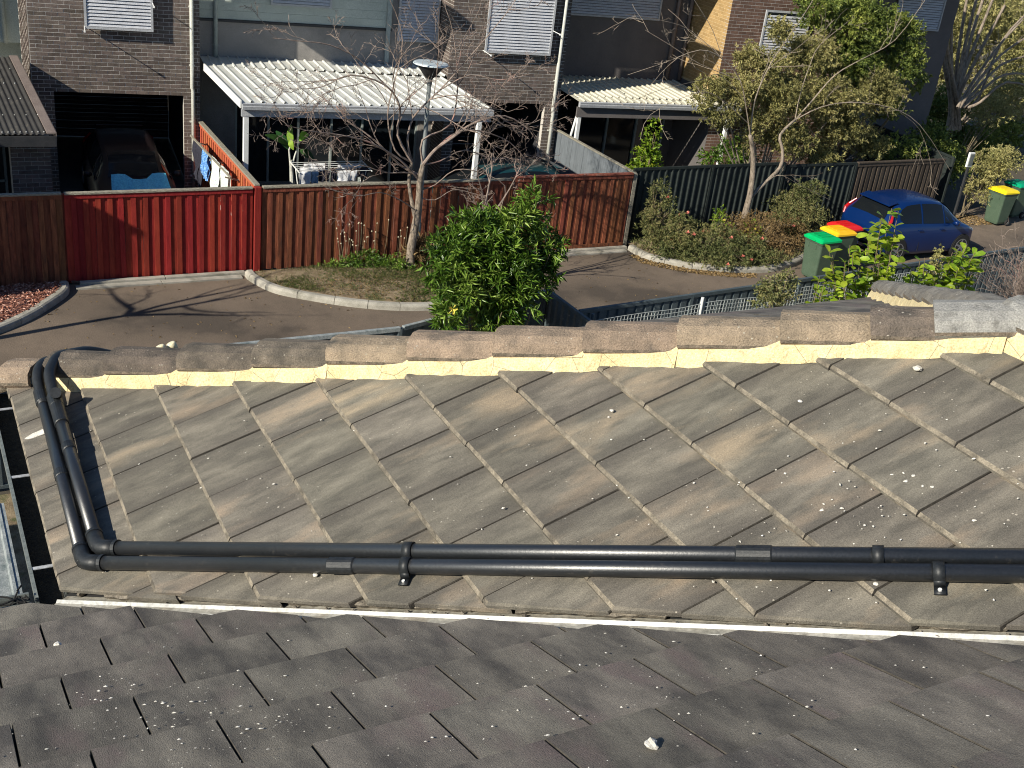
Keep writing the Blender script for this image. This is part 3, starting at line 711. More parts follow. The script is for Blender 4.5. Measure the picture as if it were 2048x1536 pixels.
# ------------------------------------------------------------------ grit and leaves scattered on the tiles
def lump(b, c, r_, nrm, rg, flat=.55):
    a = nrm.cross(Vector((0.3, 1, .2))).normalized(); e = nrm.cross(a)
    K = 5; ring = []
    st = rg.uniform(.6, 1.5)
    for k in range(K):
        t = 2 * math.pi * (k + rg.uniform(-.3, .3)) / K; ring.append(c + (a * math.cos(t) * st + e * math.sin(t)) * r_ * rg.uniform(.65, 1.2))
    top = c + nrm * r_ * flat * rg.uniform(.6, 1.2)
    for k in range(K): b.face([ring[k], ring[(k + 1) % K], top])
b = MB(); rg = random.Random(11); NM = Vector((-s, 0, 1)).normalized(); NN = Vector((0, s, 1)).normalized()
cl = [(2.25, 2.05, .17, 80), (2.55, 1.95, .2, 70), (2.75, 1.6, .15, 30)]
for cx, cy, sg, n in cl:
    for i in range(n):
        x = rg.gauss(cx, sg); y = rg.gauss(cy, sg)
        if x + y < 4.12: continue
        lump(b, mid(x, y, .008), rg.choice((.002, .003, .0035, .006)), NM, rg)
for i in range(200):
    x = rg.uniform(.4, 3.1); y = rg.uniform(4.05 - x, 5.3 - x)
    lump(b, mid(x, y, .008), rg.choice((.0015, .002, .002, .003, .0045)), NM, rg)
ncl = [(.50, 2.2, .17, 110), (.66, 1.9, .2, 90), (.36, 2.5, .1, 50), (-.02, 2.35, .1, 40), (1.6, 1.6, .2, 60), (1.25, 1.75, .2, 50), (.0, 2.85, .08, 30)]
for cx, cy, sg, n in ncl:
    for i in range(n):
        x = rg.gauss(cx, sg); y = rg.gauss(cy, sg)
        if x + y > 3.8: continue
        lump(b, Vector((x, y, Z0 + s * (YB - y) + .008)), rg.choice((.0012, .0015, .002, .003, .005)), NN, rg)
for i in range(420):
    x = rg.uniform(-.6, 2.5); y = rg.uniform(.7, 3.4)
    if x + y > 3.8: continue
    lump(b, Vector((x, y, Z0 + s * (YB - y) + .008)), rg.choice((.001, .0015, .002, .0025, .004)), NN, rg)
tag(b.build('roof_grit', STONE, None, origin=(1, 2, 6.5)), 'small pale grit and mortar crumbs scattered over the roof tiles', 'grit', kind='stuff')
def rock(px, py, r_, label, near=False):
    if near:
        n = np.array([0, s, 1.]); d0 = s * YB + Z0
    else:
        n = np.array([-s, 0, 1.]); d0 = -s * X0 + Z0
    r0 = ray(px, py); o = np.array([0, 0, H]); p = Vector(o + r0 * ((d0 - n @ o) / (n @ r0)))
    p += (NN if near else NM) * .006
    bm = bmesh.new(); bmesh.ops.create_icosphere(bm, subdivisions=2, radius=r_)
    for v in bm.verts:
        v.co *= 1 + noise.noise(v.co * 90 + Vector((px, 0, 0))) * .5; v.co.z *= .55
    me = bpy.data.meshes.new('stone'); bm.to_mesh(me); bm.free(); me.materials.append(STONE)
    o = bpy.data.objects.new('stone', me); put(o, None, T(p + Vector((0, 0, r_ * .3)))); tag(o, label, 'stone')
rock(1835, 742, .016, 'largest pale stone, high on the right of the lit tiles')
rock(1224, 825, .008, 'small pale stone alone on a tile in the middle of the lit slope')
rock(1600, 806, .008, 'small pale stone on the lit tiles below and left of the largest one')
rock(116, 1294, .012, 'white crumpled stone on the dark tiles at far left', True)
rock(632, 1154, .009, 'small cream lump of foam squeezed out under the pipes left of the first strap')
rock(1458, 1168, .008, 'small cream foam lump below the lower pipe right of the middle')
rock(1752, 1172, .008, 'small cream foam lump below the lower pipe near the right clamp')
rg = random.Random(2); b = MB(); c0 = mid(.445, 4.78, .010); ring = []
for k in range(12):
    f = k / 12 * 2 * math.pi; ring.append(c0 + Vector((math.cos(f) * .075, math.sin(f) * .022 - math.cos(f) * .01, math.cos(f) * .075 * s)) * (1 + rg.uniform(-.2, .2) * .3))
top = [p + NM * .003 for p in ring]; b.face(top)
for k in range(12): b.face([ring[k], ring[(k + 1) % 12], top[(k + 1) % 12], top[k]])
b.build('mortar_smear', STONE, house, origin=c0)
rock(1302, 1496, .016, 'white chip with a long shadow on the dark tiles near the bottom edge', True)

# ================================================================== timber fences
def paling_fence(name, label, a, b, ht, m, capm, cat='fence', out=(0, -1, 0), pitch=.105, cap_over=.035, z0=.05, frame=False, post_m=None, cap_w=.11, bottom=False):
    """board-on-board fence from a to b; every paling is a part"""
    a = Vector((a[0], a[1], 0)); b = Vector((b[0], b[1], 0)); d = (b - a).normalized(); L = (b - a).length; out = Vector(out)
    t = thing(name, label, cat, a)
    wd = .118; mb = MB(); mb.box((-wd / 2, -.008, 0), (wd / 2, .008, ht - z0)); me = mb.me('paling', m)
    mb2 = MB(); mb2.box((-.048, -.008, 0), (.046, .008, ht - z0)); me2 = mb2.me('paling', m)
    n = int(L / (pitch * 2)); M0 = Matrix.Identity(4)
    for i in range(3): M0[i][0] = d[i]; M0[i][1] = -out[i]; M0[i][2] = (0, 0, 1)[i]
    for i in range(2 * n + 1):
        x = pitch * .5 + i * (L - pitch) / (2 * n); front = i % 2
        M = M0.copy(); p = a + d * x + out * (.032 if front else .010) + Vector((0, 0, z0 + random.uniform(-.012, .008)))
        M.translation = p; M = M @ Matrix.Rotation(random.gauss(0, .003), 4, 'Y') @ Matrix.Rotation(random.gauss(0, .02), 4, 'Z')
        inst('paling', me2 if front else me, t, M)
    k = 0
    pm = post_m or m
    for z in (.35, ht - .3):
        MB().beam(a + Vector((0, 0, z)) - out * .02, b + Vector((0, 0, z)) - out * .02, .035, .07).build('rail', pm, t)
    while k <= L + .01:
        MB().beam(a + d * min(k, L) - out * .07 + Vector((0, 0, 0)), a + d * min(k, L) - out * .07 + Vector((0, 0, ht - .03)), .09, .09).build('post', pm, t); k += L / max(1, round(L / 2.4))
    c0 = a + Vector((0, 0, ht + .012)) + out * (.015); K = max(1, round(L / 2.4))
    for i in range(K):
        p0 = a.lerp(b, i / K); p1 = a.lerp(b, (i + 1) / K)
        zz = Vector((0, 0, ht + .010 + random.uniform(-.006, .006)))
        MB().beam(p0 + zz + out * cap_over * .5 + d * .003, p1 + zz + out * cap_over * .5 - d * .003, cap_w, .038).build('capping', capm, t, bevel=.005)
    # fascia board under the capping
    MB().beam(a + Vector((0, 0, ht - .045)) + out * .047, b + Vector((0, 0, ht - .045)) + out * .047, .012, .09).build('fascia', m, t)
    if frame:
        MB().beam(a + Vector((0, 0, .12)) + out * .047, b + Vector((0, 0, .12)) + out * .047, .012, .09).build('bottom_rail', m, t)
    return t
FY = 21.56
paling_fence('timber_fence', 'brown stained timber fence at the far left behind the bark mulch', (-3.2, FY), (2.63, FY), 1.79, PALB, CAPW)
paling_fence('driveway_gate', 'bright red painted timber gate with a pale capping', (2.68, FY + .02), (6.22, FY + .02), 1.78, PALR, CAPW, 'gate')
t = thing('gate_post', 'red painted corner post between the red gate and the brown fence', 'post', (6.32, FY, 0))
MB().box((6.26, FY - .06, 0), (6.39, FY + .07, 1.80)).build('post', PALR, t, bevel=.006)
paling_fence('timber_fence', 'long brown stained timber fence behind the grassy tree island', (6.42, FY), (12.08, FY), 1.79, PALB, CAPW)
paling_fence('driveway_gate', 'brown stained timber gate right of the oleander, striped by shadows', (12.14, FY - .03), (15.32, FY - .03), 1.84, PALB, CAPR, 'gate', pitch=.1, frame=True)
t = thing('gate_post', 'weathered grey post at the right end of the brown gate', 'post', (15.40, FY, 0))
MB().box((15.36, FY - .05, 0), (15.46, FY + .05, 1.84)).build('post', CAPW, t, bevel=.005)
paling_fence('timber_fence', 'orange red timber side fence running back towards the brick house', (6.46, 26.75), (6.36, FY + .08), 1.80, PALO, CAPW, out=(-1, 0, 0), pitch=.1)
def board_fence(name, label, a, b, ht, m, capm, out, w_=.2):
    a = Vector((*a, 0)); b = Vector((*b, 0)); d = (b - a).normalized(); L = (b - a).length; out = Vector(out); t = thing(name, label, 'fence', a)
    n = int(L / w_); w2 = L / n; me = MB().box((-w2 / 2 + .006, -.010, .03), (w2 / 2 - .006, .010, ht)).me('board', m)
    for i in range(n):
        M = Matrix.Identity(4)
        for j in range(3): M[j][0] = d[j]; M[j][1] = -out[j]; M[j][2] = (0, 0, 1)[j]
        M.translation = a + d * (i + .5) * w2 + out * random.uniform(0, .006); inst('board', me, t, M)
    MB().beam(a + Vector((0, 0, .3)) - out * .03, b + Vector((0, 0, .3)) - out * .03, .03, .06).build('rail', m, t)
    MB().beam(a + Vector((0, 0, ht - .2)) - out * .03, b + Vector((0, 0, ht - .2)) - out * .03, .03, .06).build('rail', m, t)
    MB().beam(a + Vector((0, 0, ht + .015)), b + Vector((0, 0, ht + .015)), .09, .035).build('capping', capm, t, bevel=.004)
    return t
board_fence('side_fence', 'blue grey boarded side fence behind the right end of the brown gate', (15.62, 26.0), (15.48, FY + .1), 1.80, PALG, CAPW, (-1, 0, 0))

def steel_fence(name, label, a, b, ht, m, out=(0, -1, 0), z0=.03, bay=2.37, rib=.19, top=.07, rm=None):
    a = Vector((*a, 0)); b = Vector((*b, 0)); d = (b - a).normalized(); L = (b - a).length; out = Vector(out); t = thing(name, label, 'fence', a)
    n = max(1, round(L / bay)); w_ = L / n
    for i in range(n):
        p = a + d * i * w_; mb = MB(); x = .03; K = int((w_ - .06) / rib); r_ = (w_ - .06) / K; pts = []
        for k in range(K):
            pts += [(x, 0), (x + r_ * .62, 0), (x + r_ * .72, .030), (x + r_ * .88, .030)]; x += r_
        pts.append((x, 0))
        for q, o in pts:
            v = p + d * q + out * (o - .012); mb.v += [(v.x, v.y, z0), (v.x, v.y, ht - .03)]
        for k in range(len(pts) - 1): mb.f.append((2 * k, 2 * k + 2, 2 * k + 3, 2 * k + 1)); mb.mi.append(0)
        mb.build('sheet', m, t)
        MB().beam(p + Vector((0, 0, ht)), p + d * w_ + Vector((0, 0, ht)), .06 if rm else .045, top).build('top_rail', rm or m, t, bevel=.006)
        MB().beam(p + Vector((0, 0, z0 + .02)), p + d * w_ + Vector((0, 0, z0 + .02)), .045, .05).build('bottom_rail', m, t)
    for i in range(n + 1):
        p = a + d * i * w_; MB().beam(p, p + Vector((0, 0, ht + .01)), .06, .06, out).build('post', m, t)
    return t
steel_fence('steel_fence', 'dark green steel fence behind the flowering shrub bed', (15.52, 21.75), (20.3, 21.9), 1.88, STEELF)
steel_fence('steel_fence', 'dark shaded steel fence behind the leaning tree trunk', (20.4, 21.92), (22.9, 21.98), 1.80, STEELF)
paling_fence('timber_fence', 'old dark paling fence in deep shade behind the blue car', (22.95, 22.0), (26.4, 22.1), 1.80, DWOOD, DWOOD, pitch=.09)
steel_fence('steel_fence', 'dark steel side fence seen end on beside the bushy shrub', (27.45, 26.0), (26.9, 22.2), 1.8, STEELF, out=(-1, 0, 0))
# back fences of the near garden
steel_fence('steel_fence', 'long blue grey steel fence along the lane in front of the asphalt', (.0, 14.30), (6.44, 14.38), 1.78, STEELB, out=(0, 1, 0), rm=RAILM)
steel_fence('steel_fence', 'blue grey steel fence bending away behind the oleander', (6.5, 14.40), (9.48, 15.30), 1.78, STEELB, out=(0, 1, 0), rm=RAILM)
steel_fence('steel_fence', 'short blue grey steel side fence right of the oleander', (9.52, 15.34), (9.58, 10.6), 1.80, STEELB, out=(-1, 0, 0), rm=STEELB)
steel_fence('steel_fence', 'dark blue steel fence behind the white netting', (9.64, 14.42), (21.9, 15.50), 1.76, STEELB, out=(0, 1, 0), rm=STEELB)
# netting on its near side: strands are real wires sagging between posts
def netting(label, a, b, z0, z1, step=.075):
    a = Vector((*a, 0)); b = Vector((*b, 0)); d = (b - a).normalized(); L = (b - a).length; nrm = Vector((d.y, -d.x, 0)); t = thing('garden_net', label, 'netting', a)
    mb = MB(); nx = int(L / step); nz = int((z1 - z0) / step)
    def pt(i, j):
        x = i * step; z = z0 + j * step
        q = a + d * x + nrm * (.05 + .03 * noise.noise(Vector((x * 1.3, z * 1.5, 1)))) + Vector((0, 0, z + .05 * noise.noise(Vector((x * .9, z, 5)))))
        q += d * .035 * noise.noise(Vector((x, z * 1.2, 9))); return q
    for i in range(nx + 1): mb.tube([pt(i, j) for j in range(nz + 1)], .006, 3, False)
    for j in range(nz + 1): mb.tube([pt(i, j) for i in range(nx + 1)], .006, 3, False)
    o = mb.build('mesh', NET, t); o['kind'] = 'stuff'
    k = 0
    while k <= L:
        p = a + d * k + nrm * .03; mb = MB(); mb.tube([p, p + Vector((0, 0, z1 + .12))], .028, 8); mb.build('post', WHITE if abs(k - 2.4) < .1 else STEELB, t); k += 2.4
    return t
netting('white square garden netting stretched on posts above the far roof edge', (9.75, 14.2), (18.9, 15.05), .5, 1.70)
# small white lattice end at the corner of the side fence
t = thing('white_board', 'short white board leaning at the corner of the blue side fence', 'board', (9.75, 13.3, 1.4))
MB().beam((9.66, 13.95, 1.72), (9.9, 12.9, 1.62), .17, .04).build('board', WHITE, t, bevel=.005)

# ================================================================== street lamp
LX, LY = 9.74, 21.22
t = thing('street_lamp', 'grey street lamp with a shallow round disc head behind the bare tree', 'street lamp', (LX, LY, 0))
b = MB(); b.tube([(LX, LY, 0), (LX, LY, 1.0), (LX, LY, 1.02), (LX, LY, 3.95)], [.07, .07, .055, .042], 16); b.build('pole', POLE, t, smooth=True)
b = MB(); b.tube([(LX, LY, 3.93), (LX, LY, 4.06)], [.052, .06], 16); b.build('collar', POLE, t)
b = MB(); b.tube([(LX, LY, 4.06), (LX, LY, 4.12), (LX, LY, 4.30), (LX, LY, 4.335)], [.06, .12, .27, .30], 24); b.build('bowl', GUTD, t, smooth=True)
b = MB(); b.tube([(LX, LY, 4.338), (LX, LY, 4.35), (LX, LY, 4.375), (LX, LY, 4.385)], [.34, .362, .352, .30], 32); b.build('disc', LAMPT, t, smooth=False)
for k in range(3):
    a_ = k * 2.094 + .4; c, s_ = math.cos(a_), math.sin(a_)
    MB().tube([(LX + c * .05, LY + s_ * .05, 4.02), (LX + c * .30, LY + s_ * .30, 4.34)], .009, 6).build('arm', POLE, t)

# ================================================================== wheelie bins
def bin_(label, p, lid, yaw, group):
    t = thing('wheelie_bin', label, 'bin', (p[0], p[1], 0), group); M = T((p[0], p[1], 0)) @ Matrix.Rotation(yaw, 4, 'Z')
    # local: x = depth (front -x, hinge +x), y = width
    b = MB(); lv = [(.06, -.235, .20, .22), (.12, -.25, .215, .24), (.55, -.285, .25, .262), (.92, -.32, .29, .285), (.955, -.335, .305, .30), (.99, -.335, .305, .30)]
    n = 0
    for z, xf, xb, hw in lv:
        r_ = .045; ring = []
        for cx, cy, a0 in ((xb - r_, hw - r_, 0), (xf + r_, hw - r_, 90), (xf + r_, -hw + r_, 180), (xb - r_, -hw + r_, 270)):
            for q in (0, 30, 60, 90): a_ = R(a0 + q); ring.append((cx + r_ * math.cos(a_), cy + r_ * math.sin(a_), z))
        b.v += [tuple(M @ Vector(v)) for v in ring]
    K = 16
    for i in range(len(lv) - 1):
        for k in range(K): b.f.append((i * K + k, i * K + (k + 1) % K, (i + 1) * K + (k + 1) % K, (i + 1) * K + k)); b.mi.append(0)
    b.f.append(tuple(reversed(range(K)))); b.mi.append(0); b.f.append(tuple(range((len(lv) - 1) * K, len(lv) * K))); b.mi.append(0)
    o = b.build('body', BINB, t, smooth=False)
    for y in (-.12, .12): MB().box((-.325, y - .012, .80), (-.295, y + .012, .93), M=M).build('rib', BINB, o)
    b = MB(); lv = [(.99, -.365, .33, .315), (1.03, -.365, .33, .312), (1.075, -.30, .27, .26), (1.09, -.22, .20, .19)]
    for z, xf, xb, hw in lv:
        r_ = .05; ring = []
        for cx, cy, a0 in ((xb - r_, hw - r_, 0), (xf + r_, hw - r_, 90), (xf + r_, -hw + r_, 180), (xb - r_, -hw + r_, 270)):
            for q in (0, 30, 60, 90): a_ = R(a0 + q); ring.append((cx + r_ * math.cos(a_), cy + r_ * math.sin(a_), z))
        b.v += [tuple(M @ Vector(v)) for v in ring]
    for i in range(len(lv) - 1):
        for k in range(K): b.f.append((i * K + k, i * K + (k + 1) % K, (i + 1) * K + (k + 1) % K, (i + 1) * K + k)); b.mi.append(0)
    b.f.append(tuple(reversed(range(K)))); b.mi.append(0); b.f.append(tuple(range((len(lv) - 1) * K, len(lv) * K))); b.mi.append(0)
    ld = b.build('lid', lid, t)
    for y in (-.13, 0, .13): MB().box((-.24, y - .012, 1.082), (.18, y + .012, 1.102), M=M).build('lid_rib', lid, ld)
    MB().box((-.385, -.10, .995), (-.36, .10, 1.025), M=M).build('lid_lip', lid, ld)
    MB().tube([M @ Vector((.36, -.24, 1.0)), M @ Vector((.36, .24, 1.0))], .016, 8).build('handle', lid, t)
    for y in (-.2, .2): MB().box((.30, y - .02, .97), (.365, y + .02, 1.02), M=M).build('hinge', lid, t)
    for y in (-.27, .27):
        wb = MB().tube([M @ Vector((.19, y - .03, .10)), M @ Vector((.19, y + .03, .10))], .10, 20).build('wheel', RUB, t)
        MB().tube([M @ Vector((.19, y - .034, .10)), M @ Vector((.19, y + .034, .10))], .045, 12).build('hub', GUTM, wb)
    MB().tube([M @ Vector((.19, -.26, .10)), M @ Vector((.19, .26, .10))], .014, 8).build('axle', RUB, t)
bin_('wheelie bin with a green lid, nearest of the three left of the blue car', W(1648, 474, 1.04), LIDG, R(3), 'bins beside the car')
bin_('wheelie bin with a yellow lid between the green and red lidded bins', W(1679, 460, 1.04), LIDY, R(2), 'bins beside the car')
bin_('wheelie bin with a red lid against the rear of the blue car', W(1692, 451, 1.04), LIDR, R(4), 'bins beside the car')
bin_('lone green wheelie bin with a lemon yellow lid at the far right', W(2010, 379, 1.04), LIDY2, R(3), 'bins at the far right')
bin_('wheelie bin with a teal lid behind the lemon lidded one at far right', W(2040, 366, 1.04), LIDT, R(3), 'bins at the far right')

# ================================================================== cars
def loft_car(name, label, org, yaw, paint, L=4.05, detail=True, tail=None):
    """hatchback: sections along the length; front at +x"""
    t = thing(name, label, 'car', org); M = T(org) @ Matrix.Rotation(yaw, 4, 'Z')
    # x, belt z, roof z, half width at belt, half width at roof, bottom z
    st = [(0.00, .62, .66, .56, .50, .34), (0.03, .78, .84, .70, .62, .27), (.14, .93, 1.02, .80, .64, .22), (.30, .97, 1.20, .835, .60, .20), (.55, .975, 1.40, .85, .575, .19),
          (.95, .97, 1.475, .86, .58, .18), (1.5, .955, 1.50, .865, .59, .18), (2.0, .94, 1.49, .865, .59, .18), (2.4, .93, 1.44, .865, .575, .18), (2.72, .925, 1.31, .862, .56, .18),
          (3.0, .92, 1.13, .86, .58, .18), (3.22, .90, .965, .85, .66, .18), (3.5, .85, .88, .84, .66, .19), (3.75, .76, .79, .80, .62, .20), (3.92, .66, .69, .70, .55, .22), (4.02, .50, .53, .55, .45, .26)]
    sc = L / 4.02; b = MB(); K = 0
    for x, bz, rz, hb, hr, z0 in st:
        h = [(hb - .05, z0), (hb - .01, z0 + .10), (hb + .01, (z0 + bz) * .5), (hb, bz - .06), (hb - .03, bz), (hb - .03 - (hb - .03 - hr) * .5, bz + (rz - bz) * .55), (hr, rz - .03), (hr - .1, rz + .004), (hr * .5, rz + .022), (0, rz + .028)]
        ring = [(x * sc, y, z) for y, z in h] + [(x * sc, -y, z) for y, z in reversed(h[:-1])]
        K = len(ring); b.v += [tuple(M @ Vector(v)) for v in ring]
    for i in range(len(st) - 1):
        for k in range(K - 1): b.f.append((i * K + k, i * K + k + 1, (i + 1) * K + k + 1, (i + 1) * K + k)); b.mi.append(0)
        b.f.append((i * K + K - 1, i * K, (i + 1) * K, (i + 1) * K + K - 1)); b.mi.append(0)
    b.f.append(tuple(range(K))); b.mi.append(0); b.f.append(tuple(reversed(range((len(st) - 1) * K, len(st) * K)))); b.mi.append(0)
    b.build('body', paint, t, smooth=True)
    def sec(x, f, side, off=.006):             # point on the greenhouse side; f 0 belt .. 1 roof
        for i in range(len(st) - 1):
            if st[i][0] <= x <= st[i + 1][0]:
                q = (x - st[i][0]) / (st[i + 1][0] - st[i][0]); v = [st[i][j] + (st[i + 1][j] - st[i][j]) * q for j in range(6)]; break
        _, bz, rz, hb, hr, z0 = v
        y0, y1 = hb - .03, hr; zz = bz + (rz - bz) * (f * .86 + .06); 
        ym = y0 - (y0 - y1) * .5; zm = bz + (rz - bz) * .55; zt = rz - .03
        y = y0 + (ym - y0) * (zz - bz) / (zm - bz) if zz < zm else ym + (y1 - ym) * (zz - zm) / (zt - zm)
        return M @ Vector((x * sc, side * (y + off), zz))
    for side in (-1, 1):
        for cols in ([(.62, .30, .62), (.74, .06, .84), (.92, .04, .95), (1.1, .04, .98), (1.45, .03, .99)], [(1.52, .03, .99), (1.8, .02, .99), (2.1, .02, .99), (2.38, .02, .97)], [(2.45, .02, .96), (2.6, .02, .94), (2.74, .03, .9), (2.9, .04, .80), (3.02, .06, .40)]):
            mb = MB(); R_ = 4
            for x, fa, fb in cols:
                for r_ in range(R_ + 1): mb.v.append(tuple(sec(x, fa + (fb - fa) * r_ / R_, side, .010)))
            for i in range(len(cols) - 1):
                for r_ in range(R_):
                    q = (i * (R_ + 1) + r_, (i + 1) * (R_ + 1) + r_, (i + 1) * (R_ + 1) + r_ + 1, i * (R_ + 1) + r_ + 1)
                    mb.f.append(q if side < 0 else tuple(reversed(q))); mb.mi.append(0)
            mb.build('side_window', CARG, t, smooth=True)
    def topgrid(name, xs, m_):
        mb = MB(); ys = [-.9, -.55, 0, .55, .9]
        for x in xs:
            for i in range(len(st) - 1):
                if st[i][0] <= x <= st[i + 1][0]:
                    q = (x - st[i][0]) / (st[i + 1][0] - st[i][0]); v = [st[i][j] + (st[i + 1][j] - st[i][j]) * q for j in range(6)]; break
            for y in ys: mb.v.append(tuple(M @ Vector((x * sc, y * v[4], v[2] + .012 + .028 * (1 - abs(y)) + (.004 if abs(y) < .7 else 0)))))
        for i in range(len(xs) - 1):
            for k in range(4): mb.f.append((i * 5 + k, (i + 1) * 5 + k, (i + 1) * 5 + k + 1, i * 5 + k + 1)); mb.mi.append(0)
        mb.build(name, m_, t, smooth=True)
    topgrid('windscreen', [2.48, 2.6, 2.72, 2.86, 3.0, 3.14], CARG)
    topgrid('rear_window', [.16, .22, .30, .38, .46, .53], CARG)
    for side in (-1, 1):
        for x in (.66, 3.32):
            xx = x * sc; y = side * .80
            ar = MB(); ar.tube([M @ Vector((xx, side * .70, .32)), M @ Vector((xx, side * .873, .32))], .335, 28); ar.build('wheel_arch', RUB, t)
            w_ = MB(); w_.tube([M @ Vector((xx, y - .10 * side, .31)), M @ Vector((xx, y + .088 * side, .31))], .305, 28); wo_ = w_.build('wheel', RUB, t)
            r_ = MB(); r_.tube([M @ Vector((xx, y + .086 * side, .31)), M @ Vector((xx, y + .093 * side, .31))], .055, 12)
            for q in range(5):
                a_ = q * 2 * math.pi / 5 + .3; r_.beam(M @ Vector((xx, y + .09 * side, .31)), M @ Vector((xx + .20 * math.cos(a_), y + .088 * side, .31 + .20 * math.sin(a_))), .05, .012, M.to_3x3() @ Vector((0, 1, 0)))
            for q in range(20):
                a_ = q * 2 * math.pi / 20; a2 = a_ + 2 * math.pi / 20
                r_.beam(M @ Vector((xx + .205 * math.cos(a_), y + .088 * side, .31 + .205 * math.sin(a_))), M @ Vector((xx + .205 * math.cos(a2), y + .088 * side, .31 + .205 * math.sin(a2))), .022, .012, M.to_3x3() @ Vector((0, 1, 0)))
            r_.build('rim', ALLOY, wo_)
        # lamps, mirror, handles
        mb = MB(); q = [(.05, .98, .74), (.16, .95, .86), (.30, .99, 1.08), (.36, .93, 1.16)]
        lamp = [sec(.165, .0, side, .012), sec(.27, .1, side, .012), sec(.50, .92, side, .012), sec(.42, .95, side, .012)]
        mb.face(lamp if side < 0 else list(reversed(lamp))); 
        lo = [M @ Vector((.035 * sc, side * .70, .80)), M @ Vector((.15 * sc, side * .815, .80)), M @ Vector((.27 * sc, side * .835, .96)), M @ Vector((.12 * sc, side * .795, .97))]
        mb.tube([M @ Vector((.10 * sc, side * .74, .84)), M @ Vector((.17 * sc, side * .775, .98)), M @ Vector((.27 * sc, side * .76, 1.08)), M @ Vector((.40 * sc, side * .66, 1.24))], [.03, .05, .04, .02], 10)
        mb.build('tail_lamp', CART, t)
        mb = MB(); mb.tube([M @ Vector((3.55 * sc, side * .76, .74)), M @ Vector((3.78 * sc, side * .70, .69)), M @ Vector((3.90 * sc, side * .60, .63))], [.035, .075, .04], 10); mb.build('headlight', CARH, t)
        mb = MB(); mb.tube([M @ Vector((2.72 * sc, side * .86, .97)), M @ Vector((2.74 * sc, side * .93, 1.0)), M @ Vector((2.75 * sc, side * 1.03, 1.0))], [.03, .07, .06], 10); mb.build('mirror', paint, t, smooth=True)
        for x in (1.35, 2.25): MB().beam(M @ Vector((x * sc, side * .885, .83)), M @ Vector(((x + .16) * sc, side * .885, .825)), .02, .025).build('door_handle', paint, t)
        for x in (1.48, 2.43):
            MB().beam(M @ Vector((x * sc, side * .873, .28)), M @ Vector((x * sc, side * .862, .88)), .006, .008).build('door_seam', RUB, t)
    MB().beam(M @ Vector((-.012, 0, .46)), M @ Vector((.10, 0, .46)), .9, .10).build('bumper', RUB, t)
    MB().beam(M @ Vector((.01, 0, .70)), M @ Vector((.055, 0, .70)), .40, .10).build('number_plate', WHITE, t)
    mb = MB(); mb.beam(M @ Vector((.27, 0, 1.40)), M @ Vector((.56, 0, 1.475)), 1.06, .03); mb.build('spoiler', paint, t, bevel=.01)
    MB().beam(M @ Vector((3.93 * sc, 0, .52)), M @ Vector((4.0 * sc, 0, .48)), .8, .16).build('grille', RUB, t)
    return t
loft_car('parked_car', 'blue hatchback parked in the lane beside the shrub bed', (21.62, 20.12, 0), R(0.0), CARB, 3.5)

# ================================================================== brick terrace behind
def brick_face(parent, rects, holes, side=False, m=BRICKD, mm=MORTW, o=0.0, cap=300, prefer=None, limit_part='brick', ufix=None):
    """bricks laid on the plane o metres out of the terrace; rects/holes: (u0,u1,z0,z1).
       side=True lays them on a return wall at u = ufix, running back from o"""
    bh, bw, jt = .086, .245, .011; objs = []
    def P(u, oo, z): return F(ufix - oo, o - u, z) if side else F(u, o + oo, z)
    for (u0, u1, z0, z1) in rects:
        r = 0; z = z0
        while z < z1 - .03:
            zt = min(z + bh - jt, z1); x = u0 - (bw / 2 if r % 2 else 0)
            while x < u1 - .02:
                a = max(x, u0); c = min(x + bw - jt, u1)
                segs = [(a, c)]
                for (h0, h1, hz0, hz1) in holes:
                    if zt > hz0 + .01 and z < hz1 - .01:
                        ns = []
                        for (p, q) in segs:
                            if q <= h0 or p >= h1: ns.append((p, q))
                            else:
                                if p < h0: ns.append((p, h0))
                                if q > h1: ns.append((h1, q))
                        segs = ns
                for (p, q) in segs:
                    if q - p > .025: objs.append((p, q, z, zt))
                x += bw
            z += bh; r += 1
    return objs, P
def lay(parent, objs, P, m, cap, key):
    objs = sorted(objs, key=key); cache = {}; big = objs[:cap]; rest = objs[cap:]
    for (p, q, z, zt) in big:
        c = P((p + q) / 2, 0, z); ex = (P(q, 0, z) - P(p, 0, z)); ex.normalize(); ey = (P(p, .01, z) - P(p, 0, z)).normalized()
        kk = (round(q - p, 3), round(zt - z, 3))
        if kk not in cache: cache[kk] = MB().box((-kk[0] / 2, -.03, 0), (kk[0] / 2, .004, kk[1])).me('brick', m)
        M = Matrix.Identity(4)
        for i in range(3): M[i][0] = ex[i]; M[i][1] = ey[i]; M[i][2] = (0, 0, 1)[i]
        M.translation = c + ey * random.uniform(-.0015, .0015); inst('brick', cache[kk], parent, M)
    if rest:
        b = MB()
        for (p, q, z, zt) in rest:
            j = random.uniform(-.0015, .0015)
            b.hexa([P(p, -.03, z), P(q, -.03, z), P(q, .004 + j, z), P(p, .004 + j, z), P(p, -.03, zt), P(q, -.03, zt), P(q, .004 + j, zt), P(p, .004 + j, zt)])
        o = b.build('bricks', m, parent); o['kind'] = 'stuff'
